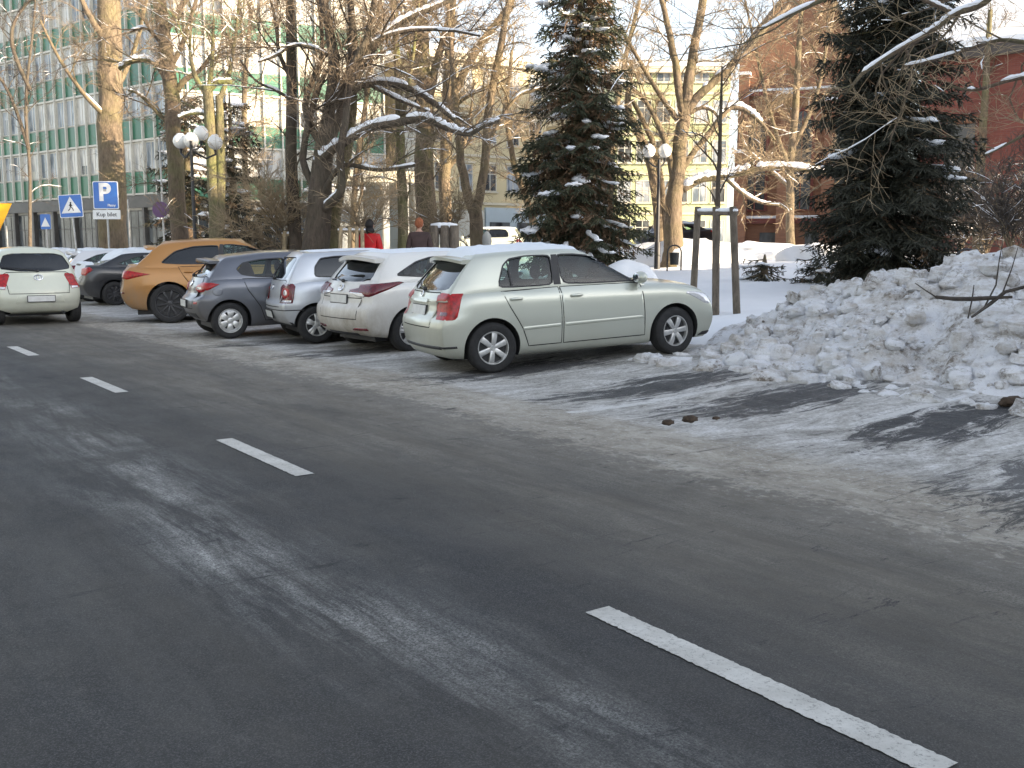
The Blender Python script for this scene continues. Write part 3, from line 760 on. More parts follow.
CLIO = base_spec(W=1.73, L=4.06, H=1.448, paint=M['p_grey'], ax=.60, wb=2.59, wr=.305, rr=.205, style='cover',
    xr=[(0, .18), (.12, .06), (.35, .0), (.5, .02), (.62, .12), (.8, .14), (1, .22)],
    xf=[(0, 3.94), (.15, 4.02), (.4, 4.06), (.6, 4.03), (.8, 3.98), (1, 3.86)],
    zb=[(0, .36), (.3, .28), (.7, .2), (3.2, .19), (3.9, .2), (4.1, .23)],
    zt=[(0, 1.0), (.3, 1.03), (1, 1.02), (2, .96), (2.7, .935), (3.1, .93), (3.5, .89), (3.8, .81), (4.0, .70), (4.1, .62)],
    zr=[(.2, 1.30), (.45, 1.345), (.9, 1.39), (1.4, 1.425), (1.9, 1.425), (2.2, 1.39), (2.6, 1.3), (3.1, 1.2)],
    cxr=[(0, .20), (.35, .30), (.7, .42), (.9, .52), (1, .62)], cxf=[(0, 3.2), (.35, 2.86), (.7, 2.5), (.9, 2.26), (1, 2.1)],
    chw=[(0, .925), (.2, .90), (.5, .82), (.8, .72), (.92, .66), (.97, .62), (1, .56)],
    side=[[(.78, 1.16), (.85, 1.07), (1.1, 1.025), (1.58, 1.0), (1.62, 1.325), (1.2, 1.31), (.9, 1.26)], [(1.68, .995), (2.75, .965), (2.7, 1.03), (2.4, 1.2), (2.15, 1.3), (1.9, 1.335), (1.68, 1.33)]],
    pillars=[[(1.58, .99), (1.68, .99), (1.69, 1.34), (1.62, 1.34)], [(.80, 1.14), (.86, 1.06), (1.08, 1.02), (1.02, 1.29), (.92, 1.27)]],
    rearwin=[(-.56, 1.05), (.56, 1.05), (.50, 1.26), (.40, 1.30), (-.40, 1.30), (-.50, 1.26)], screen=[(-.62, 1.0), (.62, 1.0), (.5, 1.33), (-.5, 1.33)], glassmats={'rear': 'privacy'},
    doors=[dict(poly=[(1.64, .28), (1.64, .97), (2.74, .94), (2.76, .28)], handle=(1.82, .84)), dict(poly=[(.86, 1.0), (.93, .8), (1.12, .52), (1.2, .28), (1.61, .28), (1.61, .98)])],
    flap=(.42, .80, .085),
    gate=[(-.5, .52), (-.56, .7), (-.60, .95), (-.56, 1.04), (.56, 1.04), (.60, .95), (.56, .7), (.5, .52)],
    lights=[('tail_light', M['redlens'], 'r', [('r', [(-.22, .84), (-.17, .92), (.0, .96), (.20, .95), (.30, .92), (.18, .84), (.0, .79), (-.15, .79)], None, .016), ('r', [(-.17, .84), (-.14, .88), (-.02, .89), (.02, .85), (-.08, .82)], M['clear'], .02)]),
            ('headlight', M['clear'], 'f', [('f', [(-.28, .62), (-.25, .70), (.25, .82), (.30, .78), (.10, .64)], None, .006)])],
    rear_bits=[('rear_reflector', M['redlens'], 'rr', [(-.14, .60), (-.14, .64), (-.03, .64), (-.03, .60)], .008), ('lower_bumper', M['plastic'], 'rear', [(-.5, .34), (-.55, .44), (.55, .44), (.5, .34)], .008)],
    plates=[(0, .60, .50, .11, 'rear')], mirror=(2.70, .97, 1), spoiler=(.26, 1.345, .30, .50, .035), wiper=(0, 1.07, .34, 1.14), badge=(0, .93, .05), zfloor=.6)
Q8 = base_spec(W=1.995, L=4.99, H=1.705, paint=M['p_orange'], ax=1.0, wb=2.995, wr=.395, rr=.29, style='ten', rimmat='darkalloy',
    xr=[(0, .16), (.12, .05), (.35, .0), (.55, .04), (.75, .06), (.9, .10), (1, .2)], xf=[(0, 4.85), (.15, 4.94), (.4, 4.99), (.7, 4.95), (1, 4.75)],
    zb=[(0, .36), (.5, .27), (1, .25), (4, .25), (5, .3)],
    zt=[(0, 1.14), (.3, 1.17), (1, 1.16), (2.2, 1.12), (3.2, 1.09), (3.7, 1.06), (4.3, 1.0), (4.7, .9), (5, .8)],
    zr=[(.3, 1.52), (.7, 1.60), (1.2, 1.655), (1.8, 1.68), (2.3, 1.67), (2.7, 1.62), (3.2, 1.5), (3.8, 1.35)],
    cxr=[(0, .22), (.35, .40), (.7, .62), (.9, .76), (1, .90)], cxf=[(0, 3.85), (.35, 3.42), (.7, 2.98), (.9, 2.68), (1, 2.5)],
    chw=[(0, .93), (.2, .90), (.5, .82), (.8, .73), (.92, .68), (.97, .64), (1, .58)],
    side=[[(.86, 1.22), (1.25, 1.19), (2.0, 1.18), (2.02, 1.56), (1.5, 1.54), (1.15, 1.45)], [(2.1, 1.17), (3.35, 1.14), (3.3, 1.2), (2.9, 1.42), (2.6, 1.53), (2.3, 1.57), (2.1, 1.57)]],
    pillars=[[(2.01, 1.16), (2.1, 1.16), (2.11, 1.58), (2.03, 1.58)]], glassmats={'rear': 'privacy', 0: 'privacy'},
    rearwin=[(-.66, 1.20), (.66, 1.20), (.56, 1.48), (.4, 1.52), (-.4, 1.52), (-.56, 1.48)], screen=[(-.76, 1.17), (.76, 1.17), (.62, 1.55), (-.62, 1.55)],
    doors=[dict(poly=[(2.05, .4), (2.05, 1.13), (3.3, 1.1), (3.32, .4)], handle=(2.25, 1.0)), dict(poly=[(1.2, 1.14), (1.3, .95), (1.5, .66), (1.56, .4), (2.02, .4), (2.02, 1.14)], handle=(1.4, 1.03))],
    gate=[(-.66, .62), (-.72, .9), (-.78, 1.1), (-.7, 1.16), (.7, 1.16), (.78, 1.1), (.72, .9), (.66, .62)],
    lights=[('tail_light', M['redlens'], 'r', [('r', [(-.24, .92), (-.24, 1.08), (.12, 1.08), (.45, 1.0), (.12, .90)], None, .016), ('R', [(.50, .96), (.50, 1.03), (.86, 1.06), (.86, .94)], M['darkred'], .012)]),
            ('headlight', M['clear'], 'f', [('f', [(-.3, .78), (-.3, .86), (.2, .92), (.25, .82)], None, .006)])],
    rear_bits=[('lower_bumper', M['steel'], 'rear', [(-.8, .34), (-.8, .44), (.8, .44), (.8, .34)], .012), ('rear_reflector', M['darkred'], 'rr', [(-.2, .62), (-.2, .65), (.05, .65), (.05, .62)], .008), ('light_bar', M['darkred'], 'rear', [(-.5, .985), (-.5, 1.015), (.5, 1.015), (.5, .985)], .012)],
    plates=[(0, .78, .5, .11, 'rear')], mirror=(3.3, 1.14, 1), spoiler=(.50, 1.575, .34, .60, .04), zfloor=.7)
MICRA = base_spec(W=1.66, L=3.72, H=1.54, paint=M['p_cream'], ax=.56, wb=2.43, wr=.295, rr=.19, style='cover', bowr=.16, kr=.16, prear=2.2,
    xr=[(0, .12), (.12, .04), (.35, .0), (.55, .03), (.75, .10), (1, .20)], xf=[(0, 3.6), (.15, 3.68), (.4, 3.72), (.7, 3.66), (1, 3.45)],
    zb=[(0, .27), (.5, .2), (3.2, .19), (3.8, .23)],
    zt=[(0, .99), (.3, 1.02), (1, 1.01), (2, .98), (2.6, .97), (3, .93), (3.3, .85), (3.6, .7), (3.75, .6)],
    zr=[(.2, 1.42), (.45, 1.465), (.9, 1.50), (1.4, 1.505), (1.8, 1.48), (2.2, 1.4), (2.7, 1.25), (3.2, 1.1)],
    cxr=[(0, .17), (.35, .26), (.7, .37), (.9, .46), (1, .58)], cxf=[(0, 3.1), (.35, 2.72), (.7, 2.3), (.9, 2.05), (1, 1.85)], cbowr=.12, ckr=.10, ccrown=.05,
    chw=[(0, .94), (.2, .92), (.5, .87), (.8, .79), (.92, .73), (.97, .69), (1, .62)],
    side=[[(.66, 1.07), (1.42, 1.04), (1.45, 1.40), (1.0, 1.40), (.75, 1.33)], [(1.52, 1.04), (2.55, 1.01), (2.5, 1.06), (2.2, 1.24), (1.9, 1.37), (1.52, 1.405)]],
    pillars=[[(1.44, 1.03), (1.52, 1.03), (1.53, 1.41), (1.46, 1.41)]],
    rearwin=[(-.64, 1.10), (-.3, 1.055), (.3, 1.055), (.64, 1.10), (.655, 1.17), (.56, 1.37), (.40, 1.415), (-.40, 1.415), (-.56, 1.37), (-.655, 1.17)], screen=[(-.62, 1.03), (.62, 1.03), (.5, 1.4), (-.5, 1.4)],
    doors=[dict(poly=[(1.48, .28), (1.48, 1.0), (2.55, .98), (2.57, .28)], handle=(1.66, .88)), dict(poly=[(.86, 1.0), (.93, .8), (1.05, .55), (1.12, .28), (1.45, .28), (1.45, 1.0)], handle=(.98, .9))],
    gate=[(-.56, .62), (-.58, .8), (-.62, 1.0), (-.55, 1.04), (.55, 1.04), (.62, 1.0), (.58, .8), (.56, .62)],
    lights=[('tail_light', M['redlens'], 'r', [('r', [(-.045, .70), (-.05, .98), (-.02, 1.02), (.12, 1.0), (.12, .72)], None, .010), ('r', [(-.04, .705), (-.04, .76), (.09, .76), (.09, .715)], M['clear'], .014)]),
            ('headlight', M['clear'], 'f', [('f', [(-.2, .7), (-.2, .85), (.05, .92), (.12, .8)], None, .006)])],
    rear_bits=[('plate_recess', M['p_cream'], 'rear', [(-.46, .43), (-.40, .60), (.40, .60), (.46, .43)], .006)],
    plates=[(0, .52, .50, .11, 'rear')], mirror=(2.5, 1.02, 1), spoiler=None, wiper=(.0, 1.07, .62, 1.15), badge=(0, .93, .06), exhaust=-.42, zfloor=.62, glassmats={'rear': 'privacy'})
CIVIC = base_spec(W=1.79, L=4.5, H=1.43, paint=M['p_dark'], ax=.85, wb=2.7, wr=.32, rr=.22, style='ten', rimmat='darkalloy', q=.8,
    xr=[(0, .16), (.12, .05), (.35, .0), (.6, .06), (.8, .10), (1, .14)], xf=[(0, 4.36), (.2, 4.46), (.4, 4.5), (.7, 4.45), (1, 4.25)],
    zb=[(0, .32), (.5, .22), (3.6, .19), (4.5, .23)], zt=[(0, 1.02), (.3, 1.06), (1, 1.03), (2, .97), (3, .93), (3.6, .87), (4.2, .74), (4.5, .62)],
    zr=[(.1, 1.10), (.5, 1.22), (.9, 1.33), (1.3, 1.40), (1.8, 1.42), (2.3, 1.39), (2.7, 1.3), (3.4, 1.15)],
    cxr=[(0, .25), (.35, .40), (.7, .75), (.9, 1.0), (1, 1.15)], cxf=[(0, 3.5), (.35, 3.12), (.7, 2.7), (.9, 2.45), (1, 2.3)],
    chw=[(0, .92), (.2, .89), (.5, .82), (.8, .73), (.92, .68), (.97, .64), (1, .58)],
    side=[[(.95, 1.10), (1.3, 1.06), (1.9, 1.03), (1.92, 1.32), (1.5, 1.29), (1.2, 1.2)], [(2.0, 1.03), (3.0, .98), (2.95, 1.03), (2.6, 1.2), (2.3, 1.3), (2.0, 1.33)]],
    pillars=[[(1.9, 1.02), (2.0, 1.02), (2.01, 1.34), (1.93, 1.34)]], rearwin=[(-.58, 1.09), (.58, 1.09), (.45, 1.28), (-.45, 1.28)], screen=[(-.66, 1.03), (.66, 1.03), (.5, 1.33), (-.5, 1.33)],
    doors=[dict(poly=[(1.96, .3), (1.96, .98), (3.0, .95), (3.02, .3)]), dict(poly=[(1.0, 1.02), (1.1, .8), (1.25, .55), (1.3, .3), (1.93, .3), (1.93, 1.0)])],
    gate=[(-.56, .55), (-.62, .95), (-.58, 1.05), (.58, 1.05), (.62, .95), (.56, .55)],
    lights=[('tail_light', M['redlens'], 'r', [('r', [(-.22, .82), (-.22, 1.0), (.12, 1.02), (.20, .95), (.02, .80)], None, .016)]), ('headlight', M['clear'], 'f', [('f', [(-.3, .66), (-.3, .74), (.2, .80), (.25, .7)], None, .006)])],
    plates=[(0, .62, .5, .11, 'rear')], mirror=(2.95, .98, 1), spoiler=(.12, 1.10, .3, .62, .04), glassmats={'rear': 'privacy'},
    snow=[(.75, 2.6, .58, .12, 0), (.03, .5, .62, .07, 0), (3.35, 4.2, .66, .07, 0)], zfloor=.6)
# ---------------------------------------------------------------- ground, road, snow
def road_material():
    t = NT('road_asphalt_and_ice')
    co = t.coord(); sx = t.n('ShaderNodeSeparateXYZ'); t.l(co, sx.inputs[0]); n = sx.outputs[0]; a = sx.outputs[1]
    st = t.coord((1, .30, 1)); ac = t.coord((.5, 1.6, 1)); fa = t.noise(co, 3.5, 7, .7)
    # fine aggregate
    grit = t.noise(co, 160, 3, .75); mid = t.noise(co, 2.2, 6, .65)
    asp = t.ramp(grit, [(.34, (.013, .0145, .017)), (.52, (.034, .037, .042)), (.68, (.122, .122, .122))])
    asp = t.mix(t.ramp(mid, [(.35, 0.), (.7, .35)]), asp, (.085, .082, .076))
    base = asp
    def band(c0, w, soft):
        d = t.math('ABSOLUTE', t.math('SUBTRACT', n, c0))
        return t.math('SUBTRACT', 1.0, t.math('DIVIDE', t.math('SUBTRACT', d, w), soft, True), True)
    wig = t.math('MULTIPLY', t.math('SUBTRACT', t.noise(st, .55, 4, .6), .5), 1.1)
    nn = t.math('ADD', n, wig)
    def bandw(c0, w, soft):
        d = t.math('ABSOLUTE', t.math('SUBTRACT', nn, c0))
        return t.math('SUBTRACT', 1.0, t.math('DIVIDE', t.math('SUBTRACT', d, w), soft, True), True)
    # salt left along the lane between the wheel tracks, streaked with the traffic
    def fleck(scale, lo, hi, sx_=2.0, sy_=.22): return t.ramp(t.noise(t.coord((sx_, sy_, 1)), scale, 14, .80, .25), [(lo, 0.), (hi, 1.)])
    edge = bandw(4.4, .5, 1.3); base = t.mix(t.math('MULTIPLY', edge, t.ramp(t.noise(t.coord((1.6, .3, 1)), 1.6, 10, .76), [(.30, .15), (.66, .85)])), base, (.135, .122, .10))
    gf = t.ramp(t.noise(co, 95, 4, .85), [(.42, .1), (.60, 1.)])
    brk = t.ramp(t.noise(t.coord((.6, .5, 1)), 1.3, 6, .7), [(.38, .15), (.58, 1.)])
    gf = t.math('MULTIPLY', gf, brk)
    film = t.math('MULTIPLY', t.math('MULTIPLY', bandw(1.85, .04, .52), fleck(2.2, .44, .62), True), gf, True)
    base = t.mix(t.math('MULTIPLY', film, 1.0, True), base, (.50, .51, .50))
    film1 = t.math('MULTIPLY', t.math('MULTIPLY', bandw(.2, .3, 1.1), fleck(1.7, .48, .70), True), gf, True)
    base = t.mix(t.math('MULTIPLY', film1, .45, True), base, (.32, .31, .28))
    film2 = t.math('MULTIPLY', t.math('MULTIPLY', bandw(4.1, .35, 1.0), fleck(1.9, .38, .66), True), gf, True)
    base = t.mix(t.math('MULTIPLY', film2, .85, True), base, (.33, .315, .28))
    film3 = t.math('MULTIPLY', t.math('MULTIPLY', fleck(3.3, .56, .70, .9, .5), t.ramp(n, [(.0, 1.), (1., 1.)])), gf, True)
    base = t.mix(t.math('MULTIPLY', film3, .35, True), base, (.36, .35, .33))
    dust = t.math('MULTIPLY', t.ramp(t.noise(t.coord((1.0, .2, 1)), .9, 8, .7), [(.42, 0.), (.7, .6)]), .6)
    base = t.mix(dust, base, (.10, .092, .078))
    # brownish slush edge then packed ice over the bays
    ed = t.math('SUBTRACT', nn, t.math('ADD', 4.35, t.math('MULTIPLY', t.math('SUBTRACT', fa, .5), 1.0)))
    edm = t.math('DIVIDE', ed, 1.3, True)
    slush = t.ramp(t.noise(t.coord((.9, .5, 1)), 2.6, 13, .80, .5), [(.30, (.13, .12, .105)), (.44, (.34, .31, .26)), (.60, (.52, .49, .43)), (.76, (.66, .65, .62))])
    crisp = t.ramp(t.math('ADD', edm, t.math('MULTIPLY', t.math('SUBTRACT', t.noise(t.coord((1.2, .8, 1)), 9, 12, .82, .3), .5), 1.7)), [(.46, 0.), (.56, 1.)])
    base = t.mix(t.math('ADD', t.math('MULTIPLY', edm, .5), t.math('MULTIPLY', crisp, .38), True), base, slush)
    ice = t.ramp(t.noise(ac, 1.6, 13, .78, .8), [(.34, (.11, .11, .108)), (.44, (.34, .335, .32)), (.54, (.58, .58, .575)), (.66, (.80, .81, .83))])
    gr2 = t.ramp(t.noise(co, 24, 8, .88), [(.36, (.42, .40, .37)), (.60, (1.35, 1.35, 1.35))]); ice = t.mix(.85, ice, gr2, 'MULTIPLY'); slush = t.mix(.85, slush, gr2, 'MULTIPLY')
    icm = t.math('DIVIDE', t.math('SUBTRACT', nn, 5.7), .8, True)
    cr2 = t.ramp(t.math('ADD', icm, t.math('MULTIPLY', t.math('SUBTRACT', t.noise(ac, 8, 12, .82, .4), .5), 1.5)), [(.44, 0.), (.54, 1.)])
    base = t.mix(t.math('ADD', t.math('MULTIPLY', icm, .3), t.math('MULTIPLY', cr2, .55), True), base, ice)
    # bare dark asphalt showing through the ice, streaked across the bays
    def patch(cn, ca, wn, wa, lo, hi, k):
        u = t.math('DIVIDE', t.math('SUBTRACT', n, cn), wn); v = t.math('DIVIDE', t.math('SUBTRACT', a, ca), wa)
        r = t.math('SQRT', t.math('ADD', t.math('MULTIPLY', u, u), t.math('MULTIPLY', v, v)))
        m = t.math('SUBTRACT', 1.0, r, True)
        g = t.math('ADD', t.math('MULTIPLY', m, 1.1), t.math('MULTIPLY', t.math('SUBTRACT', t.noise(t.coord((.7, 3.2, 1)), 1.9, 13, .84, .9), .5), 4.4))
        return t.math('MULTIPLY', t.ramp(g, [(lo, 0.), (hi, 1.)]), k)
    bare = None
    for q in ((7.7, 7.75, 2.2, .75, .36, .62, .95), (8.0, 6.3, 2.3, .75, .34, .58, .95), (7.9, 4.6, 1.9, .75, .38, .62, .98), (7.0, 3.0, 2.4, .9, .40, .66, .85), (7.4, 9.9, 2.6, .8, .42, .62, .9), (7.3, 13.2, 2.6, .8, .42, .62, .85), (7.2, 15.3, 2.6, .8, .42, .62, .85), (7.2, 17.3, 2.6, .7, .42, .62, .85), (7.2, 21.6, 2.8, .8, .42, .62, .85)):
        b = patch(*q); bare = b if bare is None else t.math('MAXIMUM', bare, b)
    dk = t.ramp(grit, [(.35, (.008, .009, .011)), (.7, (.045, .047, .053))])
    base = t.mix(bare, base, dk)
    # worn painted bay lines, mostly under ice
    for al in (7.12, 5.08):
        d = t.math('ABSOLUTE', t.math('SUBTRACT', a, al)); l = t.math('MULTIPLY', t.math('LESS_THAN', d, .055), t.math('GREATER_THAN', n, 5.9 if al > 6 else 7.4))
        l = t.math('MULTIPLY', l, t.ramp(t.noise(co, 6, 8, .75), [(.30, .15), (.46, .9)]), True)
        base = t.mix(l, base, (.66, .66, .65))
    # specks of grit and dirt on the ice
    sp = t.math('MULTIPLY', t.ramp(t.noise(co, 42, 4, .8), [(.60, 0.), (.68, 1.)]), edm)
    base = t.mix(t.math('MULTIPLY', sp, .6), base, (.075, .06, .045))
    sp2 = t.math('MULTIPLY', t.ramp(t.noise(t.coord((1.1, .8, 1)), 16, 12, .88), [(.53, 0.), (.60, 1.)]), t.math('SUBTRACT', edm, t.math('MULTIPLY', bare, .8), True))
    base = t.mix(t.math('MULTIPLY', sp2, .5), base, (.78, .78, .77))
    sp3 = t.math('MULTIPLY', t.ramp(t.noise(t.coord((.9, 1.3, 1)), 5.5, 12, .84), [(.53, 0.), (.61, 1.)]), edm)
    base = t.mix(t.math('MULTIPLY', sp3, .55), base, (.11, .10, .085))
    t.col(base)
    rg = t.math('SUBTRACT', t.ramp(t.noise(st, 2.5, 6, .7), [(.3, .62), (.7, .88)]), t.math('MULTIPLY', icm, .22))
    t.rough(rg); t.b.inputs['Specular IOR Level'].default_value = .35
    hh = t.math('ADD', t.math('MULTIPLY', grit, .25), t.math('MULTIPLY', t.math('MULTIPLY', edm, t.noise(ac, 7, 8, .75)), 1.6))
    t.bump(hh, .7, .045)
    return t.m
M['road'] = road_material()
def strip(name, n0, n1, dn, a0, a1, da, zf, mat, **k):
    """sheet in road coordinates: local x = across the road, local y = along it"""
    mb = MB(); P = []
    nn = max(1, round((n1 - n0) / dn)); na = max(1, round((a1 - a0) / da))
    for i in range(nn + 1):
        n = n0 + (n1 - n0) * i / nn
        P.append([(n, a0 + (a1 - a0) * j / na, zf(n, a0 + (a1 - a0) * j / na)) for j in range(na + 1)])
    mb.grid([r[::-1] for r in P]); me = mb.mesh(name, mat, True, 180)
    bm = bmesh.new(); bm.from_mesh(me)
    bm.normal_update()
    if sum(f.normal.z for f in bm.faces) < 0: bmesh.ops.reverse_faces(bm, faces=bm.faces)
    bm.to_mesh(me); bm.free()
    o = link(name, me, None, **k); o.rotation_euler = (0, 0, math.atan2(RN.y, RN.x)); return o
def road_z(n, a):
    z = pz(n)
    if n > 5.2:
        k = sm(5.2, 6.5, n)
        z += k * (.018 * noise.noise(Vector((n * 1.2, a * 2.2, 0))) + .012 * noise.noise(Vector((n * 4, a * 7, 3))))
    return z + .004
road = strip('road', -4.2, 12.0, .12, -30, 130, .35, road_z, M['road'], kind='structure')
far_pave = strip('pavement', -9, -4.3, 1.2, -40, 130, 5, lambda n, a: .12 + .01 * noise.noise(Vector((n, a, 0))), M['snow'], kind='structure')
kb = MB(); kb.box(-4.32, -4.18, -40, 130, -.1, .135); k_ = kb.build('kerb', flat('kerb_stone', (.3, .3, .29), .8), None, kind='structure'); k_.rotation_euler = (0, 0, math.atan2(RN.y, RN.x))
# terrain: one sheet, fine near, coarse far, out to the horizon
def terrain():
    def axis(lo, hi, fine0, fine1, st):
        q = []; x = fine0
        while x > lo: x -= max(st, (fine0 - x) * .12 + st); q.append(max(x, lo))
        q = q[::-1]; x = fine0
        while x < fine1: q.append(x); x += st
        while x < hi: q.append(x); x += max(st, (x - fine1) * .12 + st)
        q.append(hi); return q
    xs = axis(-2500, 2500, -22, 32, .42); ys = axis(-2500, 3000, 4, 62, .42)
    mb = MB(); mb.grid([[(x, y, terr(x, y)) for x in xs] for y in ys])
    me = mb.mesh('ground', M['snow'], True, 180)
    bm = bmesh.new(); bm.from_mesh(me); bm.normal_update()
    if sum(f.normal.z for f in bm.faces) < 0: bmesh.ops.reverse_faces(bm, faces=bm.faces)
    bm.to_mesh(me); bm.free()
    return link('ground', me, None, kind='structure')
terrain()
# painted centre line, one dash each
t = NT('road_paint'); t.set(Roughness=.6); co = t.coord()
t.col(t.mix(t.ramp(t.noise(co, 55, 5, .85), [(.54, 0.), (.63, .7)]), t.ramp(t.noise(co, 3.0, 8, .75), [(.3, (.36, .355, .33)), (.7, (.60, .60, .57))]), (.08, .08, .078))); M['roadpaint'] = t.m
def dash(p0, p1, w):
    mb = MB(); p0, p1 = Vector(p0[:2]), Vector(p1[:2]); d = (p1 - p0); L_ = d.length; d.normalize(); s_ = Vector((-d.y, d.x)); P = []
    k = 120
    for i in range(k + 1):
        row = []
        for sg in (-1, -.5, 0, .5, 1):
            ww = w / 2 * (1 + .10 * noise.noise(Vector((i * .9, sg * 5, p0.x))) + .07 * noise.noise(Vector((i * 7.3, sg * 5, p0.x)))) if abs(sg) == 1 else w / 2
            q = p0 + d * (L_ * i / k) + s_ * ww * sg; row.append((q.x, q.y, .009))
        P.append(row)
    mb.grid(P); me = mb.mesh('lane_marking', M['roadpaint'], False)
    if me.polygons[0].normal.z < 0:
        bm = bmesh.new(); bm.from_mesh(me); bmesh.ops.reverse_faces(bm, faces=bm.faces); bm.to_mesh(me); bm.free()
    return link('lane_marking', me, None, kind='structure')
g2 = lambda px, py: (lambda p: (p.x, p.y))(at(px, py, 0.000001) if False else ray0(px, py))
def ray0(px, py, z=0.):
    v = (384 - py) / FPX; u = (px - 512) / FPX; Z = -SP + v * CP; t_ = (z - CH) / Z
    return Vector((u * t_, (CP + v * SP) * t_, z))
dash(g2(597, 611), g2(945, 772), .13)
dash(g2(224, 440), g2(305, 476), .135); dash(g2(86, 378), g2(122, 393), .14); dash(g2(12, 347), g2(34, 356), .15)
A = ray0(12, 347); B_ = ray0(86, 378); step = (A - B_)
for i in range(1, 6):
    p = A + step * i * 1.02; dd = step.normalized() * 1.5; dash(p, p - dd, .15)

# ---------------------------------------------------------------- the ploughed snow heap
def heap_h(n, a):
    """height above the bay surface in road coordinates"""
    e0 = 9.15 + .25 * noise.noise(Vector((a * .8, 3, 0))) + .12 * noise.noise(Vector((a * 3, 1, 0)))
    front = sm(e0, e0 + 2.1, n) ** .85
    back = 1 - sm(12.2, 14.2, n)
    side = 1 - sm(6.6, 10.2, a + .35 * noise.noise(Vector((n, a, 4))))
    side = .08 * (1 - sm(9.0, 10.1, a)) + .92 * side
    h = .86 * front * back * side
    if h > .01:
        p = Vector((n, a, 0)); k = min(1, h / .25)
        h *= 1 + .28 * noise.noise(p * .8)
        k *= .35 + .65 * sm(-.25, .25, noise.noise(p * 1.1 + Vector((5, 5, 5))))
        d, _ = noise.voronoi(p * 3.0); cell = (d[1] - d[0])
        d2, _ = noise.voronoi(p * 7.5 + Vector((3, 1, 0)))
        d3, _ = noise.voronoi(p * 15 + Vector((1, 7, 0)))
        h += k * (.13 * (min(cell, .5) - .2) + .11 * (min(d2[1] - d2[0], .5) - .2) + .06 * (min(d3[1] - d3[0], .5) - .2)) + min(1, h / .25) * (.20 * noise.noise(p * 1.7) + .06 * noise.noise(p * 4.3) + .03 * noise.noise(p * 11))
    return h
HN0, HN1, HA0, HA1 = 8.5, 15.0, -6.0, 10.4
def heap():
    st = .038; mb = MB(); P = []
    nn = int((HN1 - HN0) / st); na = int((HA1 - HA0) / st)
    for i in range(nn + 1):
        n = HN0 + i * st; row = []
        for j in range(na + 1):
            a = HA0 + j * st; h = heap_h(n, a)
            x, y = XY(n, a); base = max(pz(n) - .03, terr(x, y) - .02) if n > 9.5 else pz(n) - .03
            row.append((n, a, base + h - .03 * (h < .02)))
        P.append(row)
    mb.grid(P); me = mb.mesh('snow_heap', M['snowdirty'], True, 180)
    bm = bmesh.new(); bm.from_mesh(me); bm.normal_update()
    if sum(f.normal.z for f in bm.faces) < 0: bmesh.ops.reverse_faces(bm, faces=bm.faces)
    bm.to_mesh(me); bm.free()
    o = link('snow_heap', me, None, label='tall dirty heap of ploughed snow along the parking bays', cat='snow heap', kind='stuff')
    o.rotation_euler = (0, 0, math.atan2(RN.y, RN.x))
heap()
def heap_top(n, a):
    x, y = XY(n, a); return (max(pz(n) - .03, terr(x, y) - .02) if n > 9.5 else pz(n) - .03) + max(0, heap_h(n, a))
def lumps(name, spots, mat, label, cat):
    rnd = random.Random(5); mb = MB()
    for (n, a, r) in spots:
        z = heap_top(n, a) + r * .15; b0 = len(mb.v)
        sq = (rnd.uniform(.7, 1.4), rnd.uniform(.7, 1.3), rnd.uniform(.45, .85)); Mx = Matrix.Rotation(rnd.uniform(0, 6), 3, 'Z') @ Matrix.Rotation(rnd.uniform(-.5, .5), 3, 'X')
        x, y = XY(n, a); c = Vector((x, y, z)); P = []
        nn, mm = (12, 8) if r > .08 else (7, 5)
        for i in range(mm + 1):
            th = math.pi * i / mm; row = []
            for k in range(nn):
                ph = 2 * math.pi * k / nn
                q = Vector((math.sin(th) * math.cos(ph), math.sin(th) * math.sin(ph), math.cos(th)))
                m_ = max(abs(q.x), abs(q.y), abs(q.z)); q = q.lerp(q / m_ * .85, .55)
                rr = r * (1 + .35 * noise.noise(q * 1.5 + c * 3) + .15 * noise.noise(q * 4 + c))
                row.append(c + Mx @ Vector((q.x * sq[0], q.y * sq[1], q.z * sq[2])) * rr)
            P.append(row)
        mb.grid(P, True)
    mb.build(name, mat, None, label=label, cat=cat, kind='stuff', ang=50)
rnd = random.Random(3); sp = []
for _ in range(2600):
    a = rnd.uniform(-3, 9.4); n = 8.75 + rnd.random() ** 1.8 * 3.2
    if heap_h(n, a) > .04 or (rnd.random() < .45 and n < 9.7): sp.append((n, a, .016 + .15 * rnd.random() ** 4.5))
lumps('snow_rubble', sp, M['snowdirty'], 'broken grey and white snow lumps scattered over and before the heap', 'snow rubble')
rnd = random.Random(8); sp = []
for _ in range(2600):
    n = rnd.gauss(6.6, 1.2); a = rnd.uniform(-.5, 22)
    if 4.9 < n < 9.6 and noise.noise(Vector((n * .9, a * .9, 3))) > -.1: sp.append((n, a, .005 + .017 * rnd.random() ** 4))
lumps('ice_crumbs', sp, M['snowdirty'], 'small crumbs of dirty ice strewn over the parking strip', 'ice crumbs')
for (n, a, r, lb) in ((9.75, 3.55, .22, 'big clean white block of snow low on the heap'), (9.95, 4.35, .20, 'rounded grey snow boulder left of the clean white block'), (10.35, 3.0, .15, 'angular pale snow block above and right of the clean block'), (10.3, 5.2, .15, 'mid-sized greyish snow boulder halfway along the heap foot'), (9.55, 2.9, .14, 'flat bright snow slab beside the brown clod')):
    b0 = bpy.data.objects.get; lumps('snow_boulder', [(n, a, r)], M['snow'] if 'clean' in lb[:12] or 'bright' in lb else M['snowdirty'], lb, 'snow boulder')
for o in COL.objects:
    if o.name.startswith('snow_boulder'): del o['kind']
M['soil'] = flat('frozen_soil', (.060, .042, .030), .9, var=.5, scale=25)
